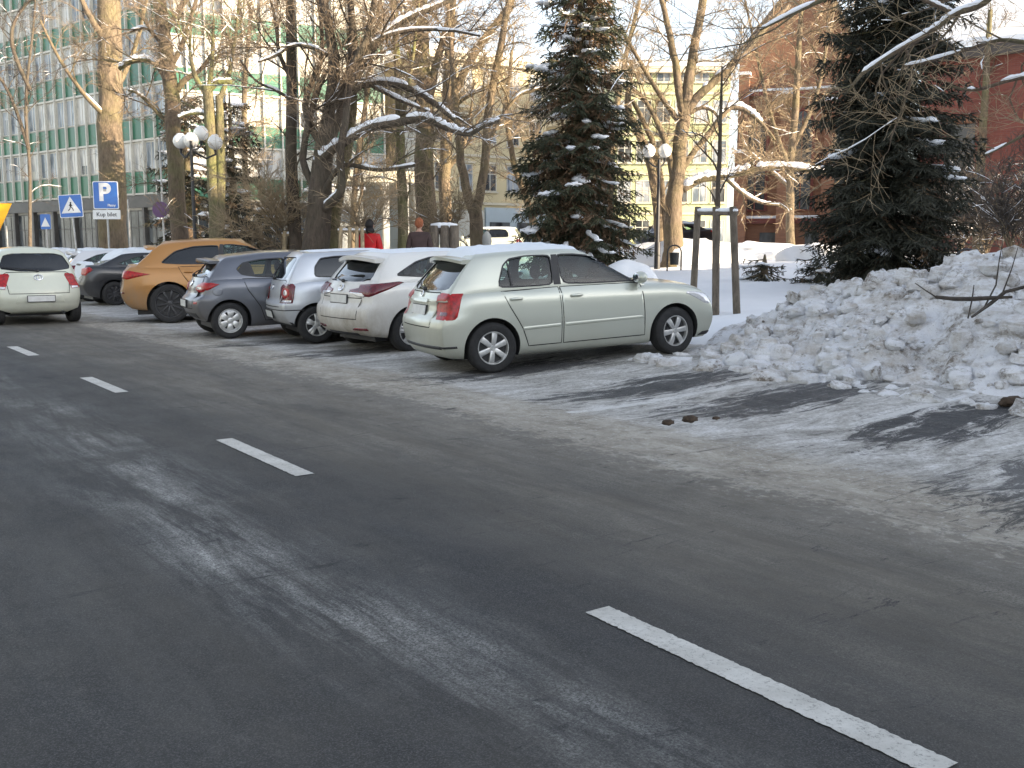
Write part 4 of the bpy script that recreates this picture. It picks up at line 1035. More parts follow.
def clod(px, py, r, lb, z=.06):
    p = ray0(px, py, z); mb = MB(); mb.ball((0, 0, r * .4), r, 12, 8, (1.5, .8, .7), .5); o = mb.build('dirt_clod', M['soil'], None, ang=180, label=lb, cat='dirt clod', group='frozen dirt clods'); o.location = p
clod(1012, 405, .075, 'largest brown clod at the heap foot by the right edge', .12); clod(978, 404, .05, 'flat dark clod lying at the foot of the heap'); clod(668, 424, .035, 'small dirt clod on the ice before the bays'); clod(690, 421, .045, 'wider dirt clod on the ice right of the smaller one'); clod(716, 419, .022, 'tiny dirt clod on the ice right of the wider one')
# branch stuck in the heap
M['barkdark'] = flat('bark_dark', (.05, .042, .035), .9, var=.4, scale=15)
mb = MB(); d0 = 10.15
def pl(pts, r, d=d0, n=6): mb.tube([at(x, y, d + (dd[0] if dd else 0)) for x, y, *dd in pts], r, n)
pl([(936, 297), (955, 299), (972, 299), (990, 298), (1012, 297)], [.018, .022, .024, .022, .014]); pl([(972, 317, -.3), (990, 304), (1005, 292), (1040, 283)], [.012, .02, .02, .018]); pl([(984, 308), (996, 285), (999, 262), (1003, 240)], [.009, .008, .006, .004])
pl([(968, 318, -.2), (972, 300), (974, 285)], [.008, .008, .005]); pl([(1003, 292), (1012, 268), (1018, 247)], [.008, .006, .003]); pl([(936, 297), (925, 290), (915, 283)], [.008, .006, .004])
mb.build('fallen_branch', M['barkdark'], None, label='dark bare branch sticking out of the snow heap', cat='branch')
# low snow ridge where the bays meet the park, behind the parked bonnets
# ---------------------------------------------------------------- trees
def barkmat(name, c, moss=(.13, .14, .05), k=.5):
    t = NT(name); t.set(Roughness=.9); co = t.coord((1, 1, .25))
    f = t.noise(co, 14, 7, .7); b = t.ramp(f, [(.3, tuple(x * .45 for x in c)), (.5, c), (.72, tuple(min(1, x * 1.5) for x in c))])
    m = t.math('MULTIPLY', t.ramp(t.noise(t.coord(), .9, 5, .6), [(.42, 0.), (.62, 1.)]), k)
    t.col(t.mix(m, b, moss)); t.bump(t.math('ADD', f, t.math('MULTIPLY', t.noise(t.coord((1, 1, .4)), 4, 5, .6), .8)), 1., .06); return t.m
M['bark'] = barkmat('bark_brown', (.13, .095, .066)); M['barkgreen'] = barkmat('bark_mossy', (.15, .13, .075), (.17, .18, .06), .9)
M['barkgrey'] = barkmat('bark_grey', (.085, .066, .05), (.10, .10, .06), .3); M['barktan'] = barkmat('bark_tan', (.165, .125, .085), (.16, .14, .06), .5)
M['twig'] = flat('twig_brown', (.19, .145, .10), .85, var=.35, scale=.8); M['twigtan'] = flat('twig_tan', (.30, .23, .145), .85, var=.35, scale=.8); M['twigdark'] = flat('twig_dark', (.06, .05, .042), .85, var=.35, scale=.8)
def snowline(ms, pts, rad, rnd, p, heavy=1.0):
    i = 0; n = len(pts)
    while i < n - 1:
        d = (pts[i + 1] - pts[i]).normalized()
        if abs(d.z) < .72 and rnd.random() < p:
            j = i + 1
            while j < n - 1 and rnd.random() < (.95 if p > .8 else .8) and abs((pts[j + 1] - pts[j]).normalized().z) < .72: j += 1
            seg = []; rr = []
            for k in range(i, j + 1):
                for q in ((0, .5) if k < j else (0,)):
                    pp = pts[k].lerp(pts[min(k + 1, n - 1)], q); r = rad[k]
                    w = heavy * (.7 + .5 * rnd.random()); s_ = (r * .62 + .012) * w
                    seg.append(pp + Vector((0, 0, r * .75 + s_ * .35))); rr.append(s_)
            rr[0] *= .4; rr[-1] *= .4
            ms.tube(seg, rr, 6); i = j
        i += 1
class Tree:
    def __init__(s, seed, px, d, bark, twig, label, name='bare_tree', cat='tree', group='bare trees along the street', tw=1.0, snow=.35, r3=.0055):
        s.r = random.Random(seed); s.d = d; s.b = MB(); s.t = MB(); s.s = MB(); s.w = MB(); s.bark = bark; s.twig = twig; s.tw = tw; s.sn = snow; s.r3 = r3 * 1.15
        s.base = gp(px, d); s.root = empty(name, s.base, 0, label=label, cat=cat, group=group)
    def P(s, x, y, dd=0): return at(x, y, s.d + dd) - s.base
    def spl(s, pts, rad, sub=4):
        out = []; rr = []
        n = len(pts)
        for i in range(n - 1):
            p0, p1, p2, p3 = pts[max(i - 1, 0)], pts[i], pts[i + 1], pts[min(i + 2, n - 1)]
            for k in range(sub):
                t = k / sub
                q = .5 * ((2 * p1) + (p2 - p0) * t + (2 * p0 - 5 * p1 + 4 * p2 - p3) * t * t + (3 * p1 - p0 - 3 * p2 + p3) * t ** 3)
                out.append(q); rr.append(rad[i] + (rad[i + 1] - rad[i]) * t)
        out.append(pts[-1]); rr.append(rad[-1]); return out, rr
    def limb(s, pts, w, trunk=False, kids=1.0, snow=None, heavy=1.0, klen=1.0, start=.25):
        """pts: (px,py[,depth offset]) ; w: widths in photo pixels"""
        V = [s.P(*p) for p in pts]; rad = [q / 2 * s.d / FPX for q in w]
        if trunk: V[0] = Vector((V[0].x, V[0].y, -.25)); rad[0] *= 1.12
        V, rad = s.spl(V, rad)
        if trunk and len(V) > 3: rad[0] *= 1.25
        V = [p + Vector((s.r.gauss(0, 1), s.r.gauss(0, 1), 0)) * r * .10 for p, r in zip(V, rad)]
        (s.w if trunk else s.b).tube(V, rad, 12 if rad[0] > .08 else 7)
        snowline(s.s, V, rad, s.r, s.sn if snow is None else snow, heavy)
        tot = sum((b - a).length for a, b in zip(V, V[1:])); acc = 0; nxt = tot * start
        for i in range(len(V) - 1):
            l = (V[i + 1] - V[i]).length
            while acc + l > nxt:
                t = (nxt - acc) / l; p = V[i].lerp(V[i + 1], t); d = (V[i + 1] - V[i]).normalized(); r = rad[i]
                o = s.rdir(d, .9)
                s.grow(p, o, s.r.uniform(.9, 2.6) * klen, min(r * .5, .028), 1)
                nxt += s.r.uniform(.22, .55) / max(kids, .05)
            acc += l
        return s
    def rdir(s, d, spread):
        o = Vector((s.r.gauss(0, 1), s.r.gauss(0, 1), s.r.gauss(0, 1))); o -= d * o.dot(d); o.normalize()
        a = s.r.uniform(.5, 1.15) * spread
        return (d * math.cos(a) + o * math.sin(a) + Vector((0, 0, .12))).normalized()
    def grow(s, p, d, L_, r, lv):
        n = 5 if lv == 1 else 4 if lv == 2 else 3
        pts = [p]; rad = [r]; q = p.copy(); dd = d.copy()
        curl = Vector((s.r.gauss(0, 1), s.r.gauss(0, 1), s.r.gauss(0, .6))) * .22
        for i in range(n):
            dd = (dd + curl + Vector((s.r.gauss(0, .16), s.r.gauss(0, .16), s.r.gauss(0, .12) + (.06 if lv < 3 else -.02)))).normalized()
            q = q + dd * (L_ / n); pts.append(q.copy()); rad.append(max(s.r3 * .55, r * (1 - (i + 1) / n * .8)))
        mb = s.b if lv == 1 else s.t
        mb.tube(pts, rad, 5 if lv == 1 else 3, False)
        if lv < 3: snowline(s.s, pts, rad, s.r, s.sn * (.55 if lv == 1 else .16), .6 if lv == 1 else .5)
        if lv == 3: return
        k = int(L_ * (6.5 if lv == 1 else 10) * s.tw + s.r.random())
        for _ in range(k):
            i = s.r.randint(0 if lv == 2 else 1, n - 1); t = s.r.random(); pp = pts[i].lerp(pts[i + 1], t); dv = (pts[i + 1] - pts[i]).normalized()
            if lv == 1: s.grow(pp, s.rdir(dv, .85), s.r.uniform(.35, 1.1) * min(1, L_), max(rad[i] * .5, s.r3 * 1.2), 2)
            else: s.grow(pp, s.rdir(dv, .8), s.r.uniform(.15, .5), s.r3, 3)
    def done(s):
        s.w.build('trunk', s.bark, s.root, ang=180)
        if s.b.f: s.b.build('branches', s.bark, s.root, ang=180)
        if s.t.f: s.t.build('twigs', s.twig, s.root, False)
        if s.s.f: s.s.build('snow_on_branches', M['snowtwig'], s.root, ang=180)
        return s.root
def T(*a, **k): return Tree(*a, **k)
B, BG, BK, BT = M['bark'], M['barkgreen'], M['barkgrey'], M['barktan']; W_, WT, WD = M['twig'], M['twigtan'], M['twigdark']
t = T(1, 120, 40, BT, W_, 'thick straight brown trunk just behind the blue P sign', tw=.8)
t.limb([(116, 262), (113, 200), (110, 100), (108, 0), (107, -90)], [27, 26, 24, 22, 16], True, .5, .02).limb([(108, 45, -.2), (95, 25, -.5), (86, 8, -.6), (70, -25, -.8)], [7, 6, 5, 4]).limb([(112, 95), (126, 70, .5), (140, 30, 1), (150, -20, 1)], [7, 5, 4, 3]).limb([(108, 120), (85, 95, -1), (60, 60, -1.5), (40, 20, -2)], [5, 4, 3, 2], kids=.8).done()
t = T(2, 182, 34, B, W_, 'leaning brown tree behind the four globe street lamp')
t.limb([(182, 262), (178, 200), (172, 100), (160, 0), (154, -80)], [17, 16, 15, 12, 9], True, .5).limb([(170, 88), (158, 66), (145, 60), (130, 62), (119, 69)], [6, 6, 5, 5, 4], snow=1, heavy=1.5).limb([(166, 50), (157, 38), (145, 28), (130, 32)], [4, 4, 3, 2], snow=1, heavy=1.3)
t.limb([(168, 70), (182, 45), (190, 20), (202, -20)], [6, 5, 4, 3]).limb([(170, 100), (185, 80), (200, 70), (215, 50)], [7, 6, 4, 3], snow=.9).limb([(174, 130), (160, 115), (140, 95), (128, 90)], [5, 4, 3, 2]).limb([(165, 40), (175, 15), (192, -5)], [5, 4, 3]).done()
t = T(3, 216, 31.5, BG, W_, 'twin stemmed mossy pollard with knobby cut crown', tw=1.1)
t.limb([(217, 262), (213, 180), (208, 86)], [13, 12, 10], True, .12).limb([(216, 262), (221, 180), (219, 96)], [9, 9, 7], True, .12)
t.limb([(208, 92), (216, 83), (232, 82)], [7, 6, 5], snow=1).limb([(208, 95), (196, 78), (190, 50), (193, 10)], [6, 5, 3, 2], kids=1.6).limb([(219, 100), (230, 70), (236, 30), (240, -10)], [6, 4, 3, 2], kids=1.6).limb([(209, 90), (212, 60), (214, 20)], [6, 4, 2], kids=1.6)
t.limb([(213, 118), (200, 113), (186, 115), (178, 118)], [4, 4, 3, 2], snow=1, heavy=1.5).done()
t = T(4, 296, 26, BK, W_, 'slim dark upright tree left of the big many stemmed tree')
t.limb([(297, 262), (292, 180), (291, 60), (289, -60)], [13, 12, 10, 7], True, .6).limb([(292, 80), (280, 55), (275, 20), (268, -10)], [5, 4, 3, 2]).limb([(292, 100), (275, 90), (255, 80), (240, 60)], [4, 3, 2, 2]).done()
t = T(5, 312, 25, BK, W_, 'big dark many stemmed tree with long snow covered limbs', snow=.5)
t.limb([(311, 266), (318, 205), (328, 130), (334, 70), (325, 10), (314, -60)], [29, 24, 17, 12, 9, 6], True, .5)
t.limb([(326, 145, .1), (344, 100), (352, 60), (352, 15), (346, -50)], [13, 11, 9, 7, 5]).limb([(330, 120), (345, 80, -.3), (366, 40, -.5), (378, -20, -.6)], [11, 9, 7, 5])
t.limb([(316, 165, -.1), (326, 155, -.2), (345, 142, -.4), (370, 128, -.5), (400, 122, -.6), (425, 119, -.7), (447, 128, -.8), (468, 134, -.9), (484, 126, -1), (500, 120, -1)], [9, 9, 8, 8, 8, 7, 6, 5, 4, 3], snow=1, heavy=1.35, kids=.7, klen=.7)
t.limb([(332, 112), (350, 88, .2), (378, 42, .3), (410, 18, .3), (440, 5, .3), (470, -12, .3)], [9, 9, 8, 6, 5, 4], snow=1, heavy=1.2, kids=.8)
t.limb([(334, 100), (365, 50, -.4), (400, 32, -.6), (445, 30, -.7), (480, 36, -.8)], [6, 5, 4, 3, 2], snow=.9)
t.limb([(318, 205, -.2), (330, 180, -.3), (345, 165, -.4), (380, 170, -.5), (415, 165, -.6)], [6, 5, 5, 4, 3], snow=.8, kids=.5, klen=.6)
t.limb([(318, 215), (334, 200, -.4), (342, 188, -.5), (340, 160, -.5), (346, 115, -.5), (352, 80, -.4), (370, 50, -.4)], [10, 9, 8, 8, 7, 6, 4], snow=.6, kids=.5)
t.limb([(324, 150), (305, 105, .5), (322, 55, 1), (318, 0, 1)], [8, 7, 5, 3]).limb([(327, 55), (310, 47), (292, 46), (275, 56), (258, 62)], [4, 4, 3, 3, 2], snow=.9).limb([(318, 190), (303, 160), (312, 110), (326, 70)], [8, 7, 6, 5])
t.limb([(330, 128), (352, 92, .6), (372, 84, .7), (398, 85, .7), (418, 93, .7), (438, 106, .7), (455, 120, .7)], [8, 7, 7, 7, 6, 6, 4], snow=1, heavy=1.35, kids=.6, klen=.6).limb([(372, 86, .7), (400, 100, .5), (420, 108, .4), (430, 112, .4)], [4, 4, 3, 3], snow=1, heavy=1.2, kids=.5).done()
t = T(6, 334, 26, BG, W_, 'young yellow green trunk leaning right beside the big tree')
t.limb([(333, 266), (336, 215), (345, 170), (353, 110), (356, 40)], [13, 11, 9, 7, 4], True, .7).done()
t = T(7, 404, 27, BG, W_, 'straight thin green trunk right of the person in red')
t.limb([(404, 266), (402, 200), (400, 120), (397, 60), (392, -30)], [10, 10, 8, 7, 5], True, .7).limb([(400, 130), (408, 90), (415, 40), (420, -10)], [5, 4, 3, 2]).done()
t = T(8, 427, 31, B, WT, 'thick dark trunk behind the person in a dark coat', tw=1.1)
t.limb([(427, 266), (425, 180), (424, 90), (420, 0), (415, -70)], [23, 20, 17, 13, 9], True, .4).limb([(425, 120), (435, 70), (448, 20), (455, -30)], [9, 8, 6, 4]).limb([(424, 100), (412, 60), (398, 20), (390, -30)], [7, 6, 4, 3]).limb([(426, 150), (446, 120), (462, 100), (490, 85)], [6, 5, 4, 3], snow=.9).done()
t = T(9, 446, 33, BT, WT, 'tan trunk close behind the thick dark one', tw=1.1)
t.limb([(447, 266), (445, 180), (448, 110), (450, 40), (456, -40)], [13, 12, 11, 9, 6], True, .6).limb([(447, 120), (460, 80), (480, 45), (505, 12), (520, -20)], [8, 8, 8, 7, 5], snow=.6).limb([(446, 170), (462, 150), (470, 120), (474, 80)], [5, 4, 3, 2]).done()
t = T(10, 477, 30, BT, WT, 'tan tree forking low beside the snow capped posts', tw=1.0)
t.limb([(478, 266), (477, 230), (474, 206)], [15, 14, 13], True, .1).limb([(473, 212), (463, 175), (457, 120), (452, 60), (446, -20)], [10, 9, 7, 5, 3]).limb([(476, 212), (484, 170), (490, 100), (502, 40), (514, -30)], [10, 9, 8, 7, 5]).limb([(486, 150), (500, 120), (520, 95), (545, 88)], [4, 4, 3, 2], snow=.8).done()
t = T(11, 538, 36, BT, WT, 'thin curved tree in front of the pale blue shopfront')
t.limb([(539, 266), (534, 225), (523, 190), (513, 160), (507, 105), (512, 50)], [10, 8, 7, 6, 5, 3], True, .8).limb([(524, 195), (535, 160), (530, 120)], [4, 3, 2]).done()
t = T(12, 674, 32, BT, WT, 'large forked tree glowing tan before the green facade', snow=.3)
t.limb([(672, 262), (674, 210), (677, 170), (683, 120)], [20, 17, 15, 13], True, .15).limb([(683, 124), (687, 95), (694, 50), (703, 0), (708, -50)], [12, 11, 9, 8, 6]).limb([(683, 120), (678, 80), (672, 45), (662, 0), (655, -40)], [9, 8, 7, 5, 4])
t.limb([(683, 118), (697, 98), (722, 74), (745, 52), (765, 28), (790, 5)], [9, 9, 8, 7, 5, 4], snow=.5).limb([(676, 190), (668, 150), (655, 118), (643, 98), (632, 88)], [9, 7, 5, 4, 3], snow=.6)
t.limb([(683, 190), (700, 180), (722, 177), (745, 172), (770, 168), (800, 169), (830, 174)], [7, 7, 7, 7, 6, 5, 4], snow=1, heavy=1.7, kids=.9, klen=.7).limb([(682, 170), (697, 148), (712, 130), (723, 114), (732, 107), (747, 111), (762, 124), (775, 140)], [6, 6, 6, 6, 6, 5, 4, 2], snow=1, heavy=1.7, kids=1.0, klen=.6)
t.limb([(681, 125), (660, 95), (640, 62), (622, 30)], [6, 5, 4, 3]).limb([(684, 118), (700, 108), (714, 112), (722, 125)], [4, 4, 3, 2]).limb([(725, 178), (745, 195), (762, 203), (780, 205)], [4, 4, 3, 2], snow=1, heavy=1.2, klen=.5).done()
t = T(13, 657, 34, BT, WT, 'slender tree curving left beside the large forked tree', snow=.4)
t.limb([(661, 262), (657, 205), (649, 160), (636, 128), (628, 105), (632, 60)], [10, 9, 9, 8, 7, 4], True, .6, start=.4).limb([(664, 262), (663, 200), (655, 150), (640, 115), (632, 100)], [7, 6, 6, 5, 4], True, .3, snow=.7).done()
t = T(14, 717, 16.5, BK, WD, 'young thin tree held by the nearest wooden stake frame', snow=.2, r3=.0035)
t.limb([(717, 305), (718, 200), (720, 140), (721, 100), (722, 66)], [5, 5, 4, 3, 1.5], True, 1.2, start=.45, klen=.5).done()
t = T(15, 790, 42, BT, WT, 'hazy tan tree with fine twigs in front of the brick church', tw=1.1, r3=.008)
t.limb([(792, 262), (789, 200), (795, 110), (800, 30), (806, -50)], [8, 8, 7, 5, 3], True, .9).limb([(790, 170), (772, 120), (758, 60), (745, 0)], [5, 4, 3, 2]).limb([(792, 150), (815, 100), (828, 40), (838, -10)], [5, 4, 3, 2]).limb([(792, 190), (765, 165), (748, 150), (738, 128)], [4, 3, 3, 2], snow=.7).done()
t = T(16, 1110, 12.5, B, WT, 'tree by the right edge whose long limbs hang over the heap', tw=.6, snow=.12, r3=.0035)
t.limb([(1120, 330), (1115, 200), (1100, 60), (1085, -60), (1080, -200)], [34, 30, 27, 22, 15], True, .2)
t.limb([(1085, -60), (1030, -40), (985, 2), (955, 14), (930, 32), (892, 54), (862, 74), (848, 92)], [10, 9, 7, 6, 6, 5, 4, 2], snow=.95, heavy=.9, kids=1.1, klen=.7).limb([(955, 14), (938, 6), (920, -2), (905, -15)], [5, 4, 4, 3], snow=.6)
t.limb([(1090, 20), (1040, 42), (1000, 40), (960, 52), (925, 62), (905, 66)], [7, 5, 4, 3, 3, 2], snow=.6, klen=.7).limb([(1100, 60), (1050, 72), (1010, 80), (975, 90), (950, 86)], [6, 5, 4, 3, 2], klen=.6).limb([(1100, 90), (1050, 120), (1015, 140), (985, 155)], [5, 4, 3, 2], klen=.6)
t.limb([(905, 48), (912, 70), (905, 100), (890, 140)], [3, 2.5, 2, 1.5], kids=1.2, klen=.5).limb([(1085, -80), (960, -60), (870, -20), (800, 10), (760, 30)], [9, 7, 5, 4, 2], snow=.5, kids=.8).done()
t = T(18, 590, 50, BT, WT, 'distant bare tree rising behind the tall spruce', tw=.8, r3=.009)
t.limb([(610, 258), (612, 150), (625, 60), (640, 0)], [8, 7, 5, 3], True, .8).done()
t = T(19, 862, 40, B, W_, 'dim bare tree in front of the brick hall', tw=.9, r3=.007)
t.limb([(978, 262), (980, 180), (985, 100), (990, 10)], [10, 9, 7, 4], True, .9).done()
t = T(20, 240, 40, BT, WT, 'slim pale tree before the sunlit office wing', tw=.9, r3=.007)
t.limb([(248, 262), (246, 180), (244, 100), (250, 20), (252, -30)], [7, 6, 5, 4, 3], True, .8).done()
t = T(21, 370, 36, BT, WT, 'slim tan tree beside the concrete porch', tw=.9, r3=.006)
t.limb([(352, 262), (354, 200), (360, 140), (372, 60), (380, -10)], [7, 6, 5, 4, 3], True, .9).limb([(354, 215), (362, 190), (360, 160)], [4, 3, 2]).done()
t = T(22, 20, 52, BK, WD, 'slim bare tree left of the warning signs', tw=.8, r3=.006)
t.limb([(28, 262), (30, 180), (26, 100), (34, 20), (36, -30)], [4, 3, 3, 2, 2], True, .7).limb([(29, 150), (10, 95), (-20, 50)], [4, 3, 2]).limb([(30, 90), (12, 45), (18, 15), (45, -15)], [4, 4, 3, 2], snow=.5).done()

def bushy(seed, px, d, ztop, spread, n, label, name='shrub', twig=WT, cat='shrub', stem=None, snow=.1, group=None, r3=.006, tw=1.0):
    b = Tree(seed, px, d, BT, twig, label, name, cat, group, tw, snow, r3); rr = b.r
    if stem:
        b.w.tube([Vector((0, 0, -.2)), Vector((0, 0, stem)), Vector((.03, 0, stem + .6))], [.045, .04, .03], 7)
    else: b.w.tube([Vector((0, 0, -.2)), Vector((.02, 0, .3))], [.05, .03], 6)
    for _ in range(n):
        z0 = (stem or .05) + rr.random() * .3; a = rr.uniform(0, 6.28); sp_ = rr.random() * spread
        d_ = Vector((math.cos(a) * sp_, math.sin(a) * sp_, 1)).normalized()
        b.grow(Vector((0, 0, z0)), d_, (ztop - z0) * rr.uniform(.6, 1.05), .018, 1)
    return b.done()
bushy(31, 289, 26.5, 4.0, .7, 15, 'young bushy tan tree inside the left stake frame', 'young_tree', WT, 'tree', stem=.9, tw=1.2)
bushy(32, 262, 27, 2.0, .8, 11, 'tangled tan shrub behind the grey hatchback', tw=1.0, twig=W_)
bushy(33, 450, 29, 3.0, .6, 14, 'tan sapling above the thick snow capped posts', 'young_tree', WT, 'tree', stem=.9)
bushy(34, 365, 25, 3.2, .45, 12, 'narrow tan sapling in the frame beside the person in red', 'young_tree', WT, 'tree', stem=.9)
for i, (px, d) in enumerate(((985, 30), (1012, 26), (960, 33), (1035, 30))):
    bushy(40 + i, px, d, 3.2, .8, 16, ('dense snow dotted shrub nearest the big spruce', 'snow dotted shrub at the right edge', 'low snow dotted shrub partly hidden by the spruce', 'outermost snow dotted shrub by the brick hall')[i], twig=M['twigdark'], snow=.75, group='snow dotted shrubs', r3=.008)
# evergreen things
def needlemat(name, c, c2):
    t = NT(name); t.set(Roughness=.7); f = t.noise(t.coord(), 2.2, 5, .7); g = t.noise(t.coord(), 25, 2, .5)
    b = t.ramp(f, [(.3, tuple(x * .55 for x in c)), (.55, c), (.75, c2)]); t.col(t.mix(t.ramp(g, [(.4, 0.), (.7, .5)]), b, tuple(x * .4 for x in c))); return t.m
M['needle'] = needlemat('spruce_needles', (.050, .058, .028), (.095, .090, .040)); M['needle2'] = needlemat('spruce_needles_blue', (.030, .032, .018), (.052, .050, .027))
M['needlebrown'] = needlemat('spruce_sunlit_brown', (.20, .125, .07), (.27, .18, .10))  # bright brown needle colour, warm sunlight painted into the boughs
def spruce(seed, px, d, height, rad, label, mat, snow, brown=.15, zlow=.2, name='spruce', step=.20, nbr=11, size=1.0, group='spruces'):
    r = random.Random(seed); base = gp(px, d); root = empty(name, base, 0, label=label, cat='conifer', group=group)
    tr = MB(); tr.tube([(0, 0, -.3), (0, 0, height * .5), (0, 0, height)], [.20 * size, .12 * size, .02], 10); tr.build('trunk', M['bark'], root, ang=180)
    nd = MB(); nb = MB(); sn = MB(); br = MB(); z = zlow
    def blade(mb, p, dr, l, w):
        s_ = dr.orthogonal().normalized(); s_ = (Matrix.Rotation(r.uniform(0, 6.28), 3, dr) @ s_) * w
        mb.add([p - s_ * .5, p + s_ * .5, p + dr * l + s_ * .15, p + dr * l - s_ * .15], [(0, 1, 2, 3)])
    while z < height - .15:
        u = (z - zlow) / (height - zlow); R0 = rad(u)
        for k in range(max(4, int(nbr * (.4 + .6 * R0 / rad(.1))))):
            a = r.uniform(0, 6.28); Lb = R0 * r.uniform(.62, 1.12) + .1
            if noise.noise(Vector((math.cos(a) * 1.5, math.sin(a) * 1.5, z * .9 + seed))) > .32: Lb *= .6
            up = .25 * (u - .35); n = max(3, int(Lb / .15)); p = Vector((0, 0, z + r.uniform(-.1, .1))); pts = [p.copy()]
            for i in range(n):
                q = (i + 1) / n; dz = up - .55 * math.sin(q * 2.2) * (1 - u * .6) + (.35 * q * q)
                dr = Vector((math.cos(a), math.sin(a), dz)).normalized(); p = p + dr * (Lb / n); pts.append(p.copy())
            br.tube(pts, [.022 * (1 - i / (n + 1)) + .004 for i in range(n + 1)], 4, False)
            for i in range(1, n + 1):
                q = i / n
                if q < .06: continue
                dr = (pts[i] - pts[i - 1]).normalized(); sd = dr.cross(Vector((0, 0, 1))).normalized()
                for sg in (-1, 1):
                    tl = (.12 + .34 * (1 - abs(q - .55)) * min(1, Lb)) * r.uniform(.6, 1.1) * size
                    td = (sd * sg * .9 + dr * .55 + Vector((0, 0, -.35 - .5 * r.random()))).normalized()
                    m_ = nb if (r.random() < brown and q < .8) else nd
                    m = max(2, int(tl / .07))
                    for j in range(m):
                        pp = pts[i] + td * tl * j / m
                        for _ in range(3):
                            o = Vector((r.gauss(0, .5), r.gauss(0, .5), r.gauss(0, .35) - .12)); blade(m_, pp, (td + o).normalized(), r.uniform(.09, .17) * size, .028 * size)
                for _ in range(3): blade(nd, pts[i], (dr + Vector((r.gauss(0, .5), r.gauss(0, .5), r.gauss(0, .4)))).normalized(), r.uniform(.1, .18) * size, .03 * size)
            if r.random() < snow:
                i = r.randint(max(1, int(n * .5)), n); s0 = r.uniform(.07, .22) * size
                for jj in range(r.randint(1, 3)):
                    ii = max(0, i - jj); dv = Vector((math.cos(a), math.sin(a), 0))
                    sn.ball(pts[ii] + Vector((r.uniform(-.08, .08), r.uniform(-.08, .08), .03)), s0 * r.uniform(.3, .8), 9, 6, (1.2, 1.2, .45), .8)
                i0 = max(0, i - r.randint(2, 5)); seg = pts[i0:i + 1]
                if len(seg) > 2: sn.tube([q_ + Vector((r.uniform(-.03, .03), r.uniform(-.03, .03), .03)) for q_ in seg], [.015] + [s0 * r.uniform(.25, .5) for _ in seg[2:]] + [.015], 6)
        z += step * r.uniform(.8, 1.2)
    br.build('branches', M['bark'], root, ang=180); nd.build('needles', mat, root, False); nb.build('sunlit_brown_needles', M['needlebrown'], root, False); sn.build('snow_on_branches', M['snowtwig'], root, ang=180)
    return root
spruce(51, 578, 28, 10.2, lambda u: .45 + 1.65 * (1 - u) ** .95 * (1 - .25 * max(0, .12 - u) / .12), 'tall snow flecked spruce behind the nearest hatchback', M['needle'], .42, .60, size=1.12)
spruce(52, 884, 21, 9.6, lambda u: .35 + 1.42 * (1 - u) ** .62 * (.75 + .25 * min(1, u * 6)), 'broad very dark spruce behind the snow heap', M['needle2'], .06, .05, .05, step=.16, nbr=13)
spruce(53, 262, 29, 2.4, lambda u: .3 + 1.0 * (1 - u) ** .6, 'low rounded evergreen behind the orange car roof', M['needle2'], .15, .02, .05, 'evergreen_shrub', size=.9, group='low evergreens')
spruce(54, 236, 33, 6.0, lambda u: .4 + .8 * (1 - u) ** .8, 'narrow dark evergreen right of the pollard tree', M['needle2'], .4, .3, .2, size=1.1, step=.32, nbr=8)
spruce(55, 192, 38, 7.0, lambda u: .5 + 1.2 * (1 - u) ** .8, 'snow speckled evergreen beneath the four globe lamp', M['needle2'], .5, .35, .2, size=1.2, step=.34, nbr=8)
spruce(56, 764, 24, .62, lambda u: .2 + .5 * (1 - u), 'small dark creeping conifer poking through the park snow', M['needle2'], .2, .1, .02, 'creeping_conifer', .10, 8, .7, 'creeping conifers')
spruce(57, 818, 23, .60, lambda u: .2 + .55 * (1 - u), 'small creeping conifer at the left foot of the dark spruce', M['needle2'], .2, .1, .02, 'creeping_conifer', .10, 8, .7, 'creeping conifers')
# ---------------------------------------------------------------- buildings
def wallmat(name, c, var=.1, sc=.6, rough=.85): return flat(name, c, rough, 0, var, sc)
def brickmat(name, c, c2, mortar=(.30, .27, .24)):
    t = NT(name); t.set(Roughness=.9); co = t.coord(rot=(R(90), 0, 0)); b = t.n('ShaderNodeTexBrick')
    b.inputs['Color1'].default_value = (*c, 1); b.inputs['Color2'].default_value = (*c2, 1); b.inputs['Mortar'].default_value = (*mortar, 1)
    b.inputs['Scale'].default_value = 4.; b.inputs['Mortar Size'].default_value = .015; b.inputs['Brick Width'].default_value = 1.; b.inputs['Row Height'].default_value = .3
    t.l(co, b.inputs['Vector']); t.col(t.mix(t.ramp(t.noise(t.coord(), .5, 6, .7), [(.35, .0), (.7, .55)]), b.outputs[0], tuple(x * .55 for x in c))); return t.m
M['brick'] = brickmat('red_brick', (.30, .145, .08), (.23, .105, .06), (.22, .16, .13)); M['brickdark'] = brickmat('dark_red_brick', (.22, .07, .05), (.17, .05, .04), (.16, .11, .10))
M['cream'] = wallmat('plaster_cream', (.50, .43, .27)); M['creamlight'] = wallmat('plaster_pale', (.50, .46, .36)); M['pinkplaster'] = wallmat('plaster_salmon', (.55, .36, .25))
M['greenplaster'] = wallmat('plaster_yellow_green', (.44, .475, .27)); M['bluegrey'] = wallmat('plaster_blue_grey', (.36, .42, .45)); M['white'] = wallmat('plaster_white', (.46, .45, .39), .08)
M['concrete'] = wallmat('concrete', (.36, .36, .34), .18, 2.); M['darkshop'] = wallmat('dark_shopfront', (.05, .048, .045), .3, 2., .5)
M['greenpanel'] = flat('green_spandrel', (.022, .12, .07), .3, 0, .3, .35); M['mullion'] = flat('white_mullion', (.47, .46, .41), .5, 0, .06)
